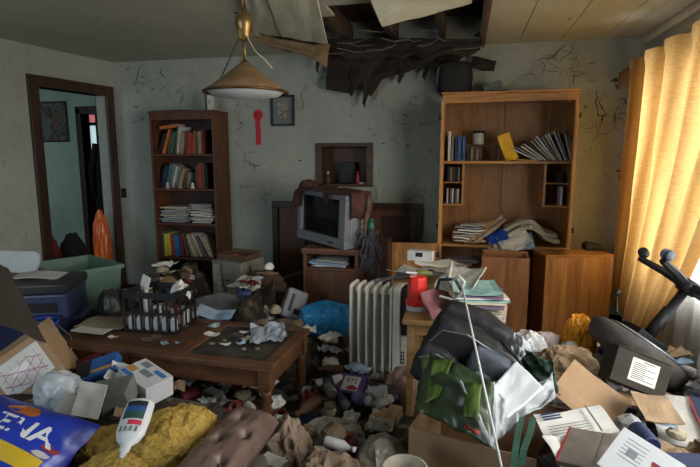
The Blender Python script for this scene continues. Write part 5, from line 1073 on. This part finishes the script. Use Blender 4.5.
MB().lathe([(.0, Lh - .035), (.045, Lh - .03), (.05, Lh), (.045, Lh + .03), (0, Lh + .035)], 16, qs, False).build('hub', m_black, och, True)
e1 = at(646, 250, y=2.86); d1_ = (e1 - hub); d1_ = (d1_ - ax * d1_.dot(ax) * .8); L1 = d1_.length; u1 = d1_.normalized(); v1 = ax.cross(u1)
for k in range(5):
    a = k * 2 * math.pi / 5; dr = (u1 * math.cos(a) + v1 * math.sin(a)); e_ = hub + dr * min(L1, .30) + ax * .0
    leg = MB().tube([hub, hub.lerp(e_, .5) + ax * .005, e_], [.026, .022, .017], 6).build('base_leg', m_black, och)
    cst = e_ + ax * .035
    wheel = MB(); wd = dr.cross(ax).normalized(); M_ = Matrix.Translation(cst) @ wd.to_track_quat('Z', 'Y').to_matrix().to_4x4()
    wheel.lathe([(0, -.022), (.022, -.022), (.026, -.016), (.026, -.004), (.02, -.003), (.02, .003), (.026, .004), (.026, .016), (.022, .022), (0, .022)], 18, M_, False).build('castor', m_black if k != 1 else mat('castor_grey', (.10, .12, .17), .3), leg, True)
lv0 = at(617, 312, y=2.75); lv1 = at(617, 294, y=2.78)
MB().tube([seat + ax * .05, lv0, lv1], .005, 6).build('lever', m_black, och); MB().blob((.03, .03, .035), 1, .0, 1, 3, -1, Matrix.Translation(lv1 - Vector((0, 0, .01))), False).build('lever_knob', m_black, och, True)
# dark carton with label under the chair
t = thing('labelled_carton', 'dark brown carton with printed white label under the overturned chair', 'box', at(634, 394, y=2.18) + Vector((0, .06, .0)), (-20, 20, 4)); t.scale = (.80, .7, .80); MB().box((0, 0, .09), (.29, .16, .18)).build('carton_body', mat('blackish_card', (.035, .027, .021), .8), t, bevel=.003)
MB().b2((-.06, -.0812, .035), (.085, -.0801, .155)).build('printed_label', m_paper, t)
for k in range(9): MB().b2((-.048, -.0818, .05 + k * .010), (.02 + .05 * (k % 3 == 0), -.0812, .0535 + k * .010)).build('print_line', cm('black'), t)
MB().b2((-.0, -.0818, .143), (.06, -.0812, .148)).build('print_line', cm('maroon'), t)
MB().b2((-.145, -.08, .183), (.145, .08, .187)).build('carton_lid', mat('blackish_card', (0, 0, 0)), t)
for k, (px, py, y, sx, rot, w_, h_, m_, lb, nm, ct_, th_) in enumerate([
    (590, 397, 2.12, 0, (34, 30, -22), .26, .20, m_card, 'plain brown cardboard sheet tilted in the right heap', 'cardboard_sheet', 'cardboard', .006),
    (656, 408, 2.02, 0, (18, 4, 8), .14, .15, m_kraft, 'flat tan envelope on the right of the heap', 'envelope', 'envelope', .004),
    (680, 420, 2.10, 0, (14, 2, -6), .20, .30, mat('grubby_mailer', (.52, .50, .46), .8, .15, 6, .1, .4), 'large white mailer with navy border at the right edge', 'mailer', 'envelope', .004),
    (575, 424, 1.86, 0, (18, -8, 16), .26, .13, m_paper, 'white printed postal form in front of the cardboard sheet', 'postal_form', 'form', .003),
    (571, 452, 1.66, 0, (14, 0, 20), .13, .15, m_paper, 'white sheet in a dark folder at the bottom of the heap', 'paper_sheet', 'paper', .003),
    (616, 380, 2.3, 0, (20, 14, 6), .1, .06, m_paper, 'small white slip under the labelled carton', 'paper_slip', 'paper', .002)]):
    leaf(nm, lb, ct_, at(px, py, y=y), rot, w_, h_, m_, .006, 130 + k, th_, amp=.012)
o = bpy.data.objects['mailer']; MB().grid(3, 10, lambda u, v: (.065 + .035 * u, -.15 + .30 * v, .012 + .006 * math.sin(v * 3))).build('navy_border', cm('navy'), o); MB().grid(3, 10, lambda u, v: (.056 + .006 * u, -.15 + .30 * v, .0125 + .006 * math.sin(v * 3))).build('red_border', cm('red'), o)
o = bpy.data.objects['postal_form']
for k in range(3): MB().b2((-.11, .045 - k * .012, .018), (-.04, .051 - k * .012, .020)).build('print_line', cm('navy'), o)
for k in range(4): MB().b2((-.11, -.01 - k * .012, .018), (.04, -.0085 - k * .012, .020)).build('print_line', cm('grey'), o)
MB().b2((.065, -.06, .016), (.069, .06, .022)).build('fold_line', cm('grey'), o)
t = thing('red_edged_carton', 'grey brown open carton with red edge at the bottom right', 'box', at(601, 452, y=1.62) + Vector((.02, .03, -.13)), (8, -8, -24)); t.scale = (.62, .75, .62)

MB().b2((-.17, -.13, 0), (.17, -.125, .2)).b2((-.17, .125, 0), (.17, .13, .2)).b2((-.17, -.125, 0), (-.165, .125, .2)).b2((.165, -.125, 0), (.17, .125, .2)).b2((-.165, -.125, 0), (.165, .125, .005)).build('box_body', mat('grey_brown_card', (.20, .17, .145), .6), t)
MB().b2((-.17, -.13, .2), (-.0, .13, .204)).build('flap', MATS['grey_brown_card'], t); MB().b2((.002, -.13, .2), (.17, .13, .206)).build('flap', MATS['grey_brown_card'], t); MB().b2((-.178, -.13, .19), (-.168, .13, .206)).build('red_edge', mat('red_edge', (.42, .03, .03), .5), t)
t = thing('white_booklet', 'white booklet with small colour pictures at the bottom right', 'booklet', at(640, 466, y=1.48) + Vector((0, 0, .0)), (34, 14, -38)); t.scale = (.62, .62, .8); MB().b2((-.14, -.12, 0), (.14, .12, .012)).build('booklet_cover', mat('booklet_white', (.74, .76, .80), .45, .03, 6, .02, .04), t, bevel=.002)
for k, (x, y, m_) in enumerate([(.06, .03, cm('blue')), (.10, -.04, cm('navy')), (.055, .035, cm('red')), (-.05, .02, pg)]): MB().b2((x - .022, y - .018 if k != 2 else y - .006, .012), (x + .022 if k != 2 else x + .006, y + .018 if k != 2 else y + .012, .0126 + .0002 * k)).build('print_picture', m_, t)
for k in range(6): MB().b2((-.10, .08 - k * .02, .012), (.0, .083 - k * .02, .0125)).build('print_line', cm('grey'), t)
tag(MB().box((0, 0, .04), (.17, .15, .08)).box((0, 0, .085), (.15, .13, .004)).build('black_case', m_black, loc=at(563, 455, y=1.64) + Vector((.03, -.02, -.10)), rot=(0, 0, 28), bevel=.006), 'black case under the white sheet at the bottom of heap', 'case')
tag(MB().box((0, 0, .05), (.34, .1, .06)).box((0, -.051, .05), (.34, .002, .03)).build('navy_box', cm('navy'), loc=at(684, 464, y=1.72) + Vector((0, 0, -.07)), rot=(0, 0, 8), bevel=.004), 'navy and white long box behind the white booklet', 'box')
blobthing('brown_paper_bag', 'crumpled tan paper bag in front of the oak cabinet', 'paper bag', at(566, 374, y=2.52) + Vector((0, -.02, -.03)), (.28, .19, .17), m_kraft, 71, .32, 1.9, 5, -.4)
blobthing('orange_plastic_bag', 'orange yellow plastic bag behind the tan paper bag', 'bag', at(586, 358, y=2.72) + Vector((-.02, .10, -.07)), (.16, .16, .26), mat('orange_yellow_film', (.88, .36, .02), .35, .2, 6, .3, .08), 73, .32, 1.8, 5, -.4)
blobthing('white_paper_wad', 'crumpled white printed paper left of the orange bag', 'paper', at(560, 344, y=2.86) + Vector((-.07, 0, -.03)), (.15, .12, .09), mat('printed_white_paper', (.72, .64, .68), .8, .25, 40), 75, .3, 2.6, 3)
blobthing('torn_tissue', 'torn white tissue heap in front of the tan paper bag', 'tissue', at(567, 398, y=2.34) + Vector((0, 0, -.05)), (.22, .14, .10), m_paper, 77, .4, 2.8, 4)
blobthing('white_plastic_sheet', 'bright white plastic sheet heaped below the window', 'plastic sheet', at(696, 356, y=2.45) + Vector((.12, -.12, -.10)), (.24, .42, .15), mat('bright_film', (.72, .75, .80), .3, .08, 5, .3, .05), 79, .3, 2, 5)
tag(MB().box((0, 0, 0), (.18, .2, .10)).build('brown_tray', m_card, loc=at(547, 352, y=2.9) + Vector((0, .06, -.1)), rot=(0, 0, 10), bevel=.003), 'small tan cardboard tray in front of the oak cabinet', 'box')
blobthing('white_plastic_bag', 'white plastic bag with dark marks behind the insulated bag', 'bag', at(528, 350, y=2.62) + Vector((0, .05, -.08)), (.18, .16, .16), m_clear, 83, .3, 2.2, 4)

# ---- foreground centre: paper bags
blobthing('brown_paper_bag', 'large crumpled brown paper bag at the bottom centre', 'paper bag', (-.46, 1.60, .16), (.31, .31, .21), m_kraftd, 91, .34, 1.7, 5, -.45)
blobthing('grey_plastic_bag', 'dusty translucent grey bag slumped left of the green shopping bag', 'bag', (-.30, 1.90, .13), (.20, .26, .17), mat('dusty_grey_film', (.26, .235, .20), .3, .25, 5, .35, .3, bscale=12, spec=.7), 93, .2, 1.7, 4, -.45)
blobthing('brown_paper_bag', 'torn brown paper bag beside the leather cushion', 'paper bag', (-.70, 1.86, .12), (.20, .20, .22), mat('tan_grey_paper', (.27, .20, .145), .9, .2, 6, .6, .3, bscale=16), 95, .34, 1.8, 5, -.45)
blobthing('brown_paper_bag', 'pinkish brown paper bag at the foot of the radiator', 'paper bag', (at(402, 385, z=.2).x, 2.72, .05), (.20, .2, .2), mat('pink_brown_paper', (.34, .21, .17), .85, .2, 6, .5, .25), 97, .28, 2, 4, -.45)
blobthing('grey_wrap', 'crumpled printed white wrapper across the middle of the litter', 'wrapper', (at(338, 422, z=.15).x, 2.17, .09), (.28, .13, .11), mat('printed_wrap', (.42, .39, .36), .7, .4, 16), 99, .32, 2.4, 4, -.4)
t = thing('plastic_tub', 'cream plastic tub at the bottom edge left of the big carton', 'tub', at(404, 470, y=1.56) + Vector((0, .02, -.11))); MB().lathe([(0, 0), (.06, 0), (.075, .10), (.08, .10), (.08, .108), (.071, .108), (.056, .006), (0, .006)], 28, None, False).build('tub_body', mat('cream_tub', (.42, .38, .30), .45), t, True)
t = thing('dark_cap_pot', 'dark open pot standing in the litter before the radiator', 'pot', (at(343, 366, z=.1).x, 2.83, .06), (14, 0, 0)); MB().lathe([(0, 0), (.06, 0), (.075, .08), (.07, .082), (.055, .01), (0, .01)], 20, None, False).build('pot_body', m_black, t, True)
# named cans, jars and packs in the middle
def can(label, loc, rot, r, L_, mb_, band, cap, name='spray_can'):
    t = thing(name, label, 'can', loc, rot)
    MB().lathe([(0, -L_ / 2), (r * .9, -L_ / 2), (r, -L_ / 2 + .006), (r, L_ / 2 - .02), (r * .75, L_ / 2)], 18).build('can_body', mb_, t, True)
    MB().lathe([(r * 1.012, -L_ * .28), (r * 1.012, L_ * .1)], 18, None, False).build('label_band', band, t, True)
    MB().lathe([(0, L_ / 2), (r * .8, L_ / 2), (r * .8, L_ / 2 + .03), (r * .7, L_ / 2 + .034), (0, L_ / 2 + .034)], 16, None, False).build('cap', cap, t, True)
def L2(px, py, z): p = at(px, py, z=z); return p
can('white and navy spray can lying by the coffee table leg', L2(330, 382, .13), (0, 84, 30), .034, .17, cm('white'), cm('navy'), cm('grey'))
can('violet jar with white lid lying in the middle litter', L2(361, 399, .13), (0, 80, -30), .036, .1, mat('violet', (.12, .09, .22), .4), mat('violet_pale', (.2, .16, .3), .4), cm('white'), 'plastic_jar')
can('dark blue can lying in front of the violet jar', L2(341, 400, .12), (0, 82, -60), .03, .12, cm('navy'), cm('black'), cm('grey'))
can('short grey tin lying beside the coffee table leg', L2(309, 392, .12), (40, 60, 20), .035, .08, cm('grey'), cm('white'), cm('black'))
can('purple topped tube half buried near the pinkish bag', L2(383, 402, .12), (0, 80, 40), .028, .12, cm('cream'), cm('white'), mat('violet', (0, 0, 0)))
t = thing('snack_pack', 'purple and white pack lettered BTS lying in front of the radiator', 'pack', L2(352, 384, .14), (32, -4, -14)); MB().box((0, 0, 0), (.17, .13, .02)).build('pack_body', mat('purple_pack', (.10, .05, .20), .45), t, bevel=.006); MB().b2((-.055, -.05, .0101), (.05, .045, .011)).build('white_panel', cm('white'), t); text('BTS', cm('black'), t, .045, TRS((-.003, .012, .0112), (0, 0, -6)), .0003); MB().prism([(.04 * math.cos(i * .9) * (1 - .4 * (i % 2)), .018 * math.sin(i * .9)) for i in range(7)], .0006, TRS((.01, -.03, .0112))).build('red_splash', cm('red'), t)
bx_ = thing('orange_box', 'small orange box in the dark gap of the foreground litter', 'box', L2(343, 448, .12), (0, 0, 16)); MB().box((0, 0, .03), (.09, .07, .06)).build('box_body', cm('orange'), bx_, bevel=.003); MB().blob((.06, .05, .04), 4, .2, 2, 2, -.4, Matrix.Translation((.03, -.04, .02))).build('box_wadding', m_paper2, bx_)

# ---- scattered litter: individual pieces lying on the litter layer
rz = random.Random(77); PROT = {}
def proto(key, mbf, m_, smooth=False):
    if key not in PROT: PROT[key] = mbf().mesh(key, m_, smooth)
    return PROT[key]
KINDS = {
 'paper_ball': [('white', m_paper), ('grey', m_paperg), ('brown', m_kraftd), ('cream', m_paper2)],
 'paper_sheet': [('white', m_paper), ('newsprint', m_news), ('brown', m_kraft), ('pale blue', m_paperb)],
 'food_wrapper': [('silver', m_foil), ('dark', m_filmd), ('maroon', cm('maroon')), ('clear', m_clear)],
 'carton': [('tan', m_card), ('navy', cm('navy')), ('white', cm('white')), ('dark brown', m_cardd)],
 'tin_can': [('grey', m_steel), ('navy', cm('navy')), ('maroon', cm('maroon'))],
 'bottle': [('white', cm('white')), ('brown', cm('brown')), ('clear', m_clear)],
 'cardboard_scrap': [('tan', m_card), ('dark', m_cardd)],
 'jar_lid': [('white', cm('white')), ('black', m_black)]}
def piece_mesh(kind, var, col, m_):
    s = var * 1.7 + 3
    if kind == 'paper_ball': return proto(f'{kind}{col}{var}', lambda: MB().blob((.10, .09, .055), s, .45, 2.2, 2, -.35), m_)
    if kind == 'paper_sheet': return proto(f'{kind}{col}{var}', lambda: MB().grid(5, 5, lambda u, v: ((u - .5) * .16, (v - .5) * .12, .012 + .05 * abs(noise.noise(Vector((u * 2 + s, v * 2, s))))), .002), m_)
    if kind == 'food_wrapper': return proto(f'{kind}{col}{var}', lambda: MB().grid(7, 5, lambda u, v: ((u - .5) * .14, (v - .5) * .08 * (1 + .3 * math.sin(u * 6)), .01 + .06 * abs(noise.noise(Vector((u * 4 + s, v * 4, s))))), .002), m_)
    if kind == 'carton': return proto(f'{kind}{col}{var}', lambda: MB().box((0, 0, .025), (.11, .07, .05)).box((.02, 0, .052), (.05, .066, .003), rot=(0, -14, 0)).box((0, -.0355, .025), (.07, .001, .02)), m_)
    if kind == 'tin_can': return proto(f'{kind}{col}{var}', lambda: MB().lathe([(0, -.05), (.029, -.05), (.032, -.046), (.032, .044), (.027, .05), (.025, .048), (0, .047)], 12, TRS((0, 0, .03), (0, 90, 0)), False), m_, True)
    if kind == 'bottle': return proto(f'{kind}{col}{var}', lambda: MB().lathe([(0, -.08), (.026, -.08), (.028, -.07), (.028, .02), (.012, .05), (.012, .07), (.014, .071), (.014, .085), (0, .085)], 12, TRS((0, 0, .027), (0, 90, 0)), False), m_, True)
    if kind == 'cardboard_scrap': return proto(f'{kind}{col}{var}', lambda: MB().prism([(-.08, -.05), (.06, -.06), (.09, .01), (.04, .06), (-.03, .045), (-.085, .03)], .004, TRS((0, 0, .012), (4, 6, 0))), m_)
    return proto(f'{kind}{col}{var}', lambda: MB().lathe([(0, 0), (.03, 0), (.03, .01), (.027, .012), (.027, .004), (0, .004)], 16, TRS((0, 0, .004)), False), m_, True)
ZONES = [('between table and radiator', (-.82, -.30, 1.95, 3.0), 210), ('under the coffee table', (-2.0, -.88, 2.1, 2.75), 60), ('behind the coffee table', (-2.15, -.95, 2.92, 3.5), 42),
         ('in front of the oak cabinet', (.20, 1.15, 2.75, 3.6), 55), ('in the heap below the window', (.48, 1.10, 1.40, 2.7), 60), ('around the wall unit base', (-.3, .2, 3.5, 4.15), 16), ('by the doorway on the left', (-3.1, -2.1, 3.3, 4.2), 26), ('at the front of the floor', (-.75, .1, 1.35, 1.9), 40)]
WT = ['paper_ball'] * 5 + ['paper_sheet'] * 6 + ['food_wrapper'] * 5 + ['carton'] * 2 + ['tin_can'] * 2 + ['bottle'] * 2 + ['cardboard_scrap'] * 3 + ['jar_lid']
CAT = {'paper_ball': 'paper', 'paper_sheet': 'paper', 'food_wrapper': 'wrapper', 'carton': 'box', 'tin_can': 'can', 'bottle': 'bottle', 'cardboard_scrap': 'cardboard', 'jar_lid': 'lid'}
NM = {'paper_ball': 'crumpled paper ball', 'paper_sheet': 'loose paper sheet', 'food_wrapper': 'crumpled plastic wrapper', 'carton': 'small carton', 'tin_can': 'empty drinks can', 'bottle': 'small empty bottle', 'cardboard_scrap': 'torn piece of cardboard', 'jar_lid': 'round jar lid'}
KEEP = [(-.28, .45, 1.70, 2.26), (-.31, .26, 2.54, 2.94), (-.75, -.26, 2.98, 3.22)]
LIT = {}
def pxx(v):
    v = Vector(v) - Vector((0, 0, H)); return v.dot(_r) / v.dot(_f)
def from_left(d):
    for (txt, cat), os_ in d.items():
        os_.sort(key=lambda o: pxx(o.location))
        for k, o in enumerate(os_): tag(o, txt if len(os_) == 1 else f'{txt}, {ORD[k]} from the left', cat, txt)
from mathutils.bvhtree import BVHTree
bpy.context.view_layer.update()
def tri_of(o, vs, fs):
    if o.type == 'MESH':
        b0 = len(vs); mw = o.matrix_world
        vs += [mw @ v.co for v in o.data.vertices]; fs += [[b0 + i for i in p.vertices] for p in o.data.polygons]
    for c_ in o.children: tri_of(c_, vs, fs)
SOLID = []
for o in list(sc.objects):
    if o.parent or o.type in ('CAMERA', 'LIGHT') or o is bed or o.get('kind') == 'structure': continue
    vs = []; fs = []; tri_of(o, vs, fs)
    if not vs or min(v.z for v in vs) > .9: continue
    SOLID.append((tuple(min(v[i] for v in vs) for i in range(3)), tuple(max(v[i] for v in vs) for i in range(3)), BVHTree.FromPolygons(vs, fs)))
def blocked(me, mw):
    vs = [mw @ v.co for v in me.vertices]
    lo_ = [min(v[i] for v in vs) for i in range(3)]; hi_ = [max(v[i] for v in vs) for i in range(3)]; tree = None; c_ = sum(vs, Vector()) / len(vs)
    for a, b, t_ in SOLID:
        if any(lo_[i] > b[i] or hi_[i] < a[i] for i in range(3)): continue
        if tree is None: tree = BVHTree.FromPolygons(vs, [p.vertices[:] for p in me.polygons])
        if t_.overlap(tree): return True
        q, n_ = c_.copy(), 0
        for _ in range(12):
            hit = t_.ray_cast(q, Vector((.01, .02, 1)))
            if hit[0] is None: break
            n_ += 1; q = hit[0] + Vector((0, 0, 1e-4))
        if n_ % 2: return True
    return False
PLACED = []
for zn, (x0, x1, y0, y1), cnt in ZONES:
    for k in range(cnt):
        kind = rz.choice(WT); col, m_ = rz.choice(KINDS[kind]); var = rz.randrange(3); s = rz.uniform(.6, 1.1); me = piece_mesh(kind, var, col, m_)
        rr_ = max(math.hypot(v.co.x, v.co.y) for v in me.vertices) * s; top = max(v.co.z for v in me.vertices) * s; bot = min(v.co.z for v in me.vertices) * s
        for attempt in range(24):
            x = rz.uniform(x0, x1); y = rz.uniform(y0, y1)
            if any(a < x < b and c < y < d for a, b, c, d in KEEP): continue
            g0 = max(hz(x + dx * rr_ * .6, y + dy * rr_ * .6) for dx, dy in ((0, 0), (1, 0), (-1, 0), (0, 1), (0, -1)))
            z = max([g0] + [pt for px_, py_, pr_, pt in PLACED if math.hypot(px_ - x, py_ - y) < pr_ + rr_])
            if z - g0 > .105: continue                 # heap no higher than a couple of layers
            mw = Matrix.Translation((x, y, z - bot + .001)) @ Euler((0, 0, rz.uniform(0, 6.28))).to_matrix().to_4x4() @ Matrix.Diagonal((s, s, s, 1))
            if blocked(me, mw): continue
            o = bpy.data.objects.new(kind, me); COL.objects.link(o); o.matrix_world = mw
            PLACED.append((x, y, rr_ * .92, z - bot + top))
            LIT.setdefault((f'{col} {NM[kind]} {zn}', CAT[kind]), []).append(o); break
for o in SCRAPS: LIT.setdefault((o['label'], 'paper scrap'), []).append(o)
for o in CRUMBS: LIT.setdefault((o['label'], 'debris'), []).append(o)
from_left(LIT)
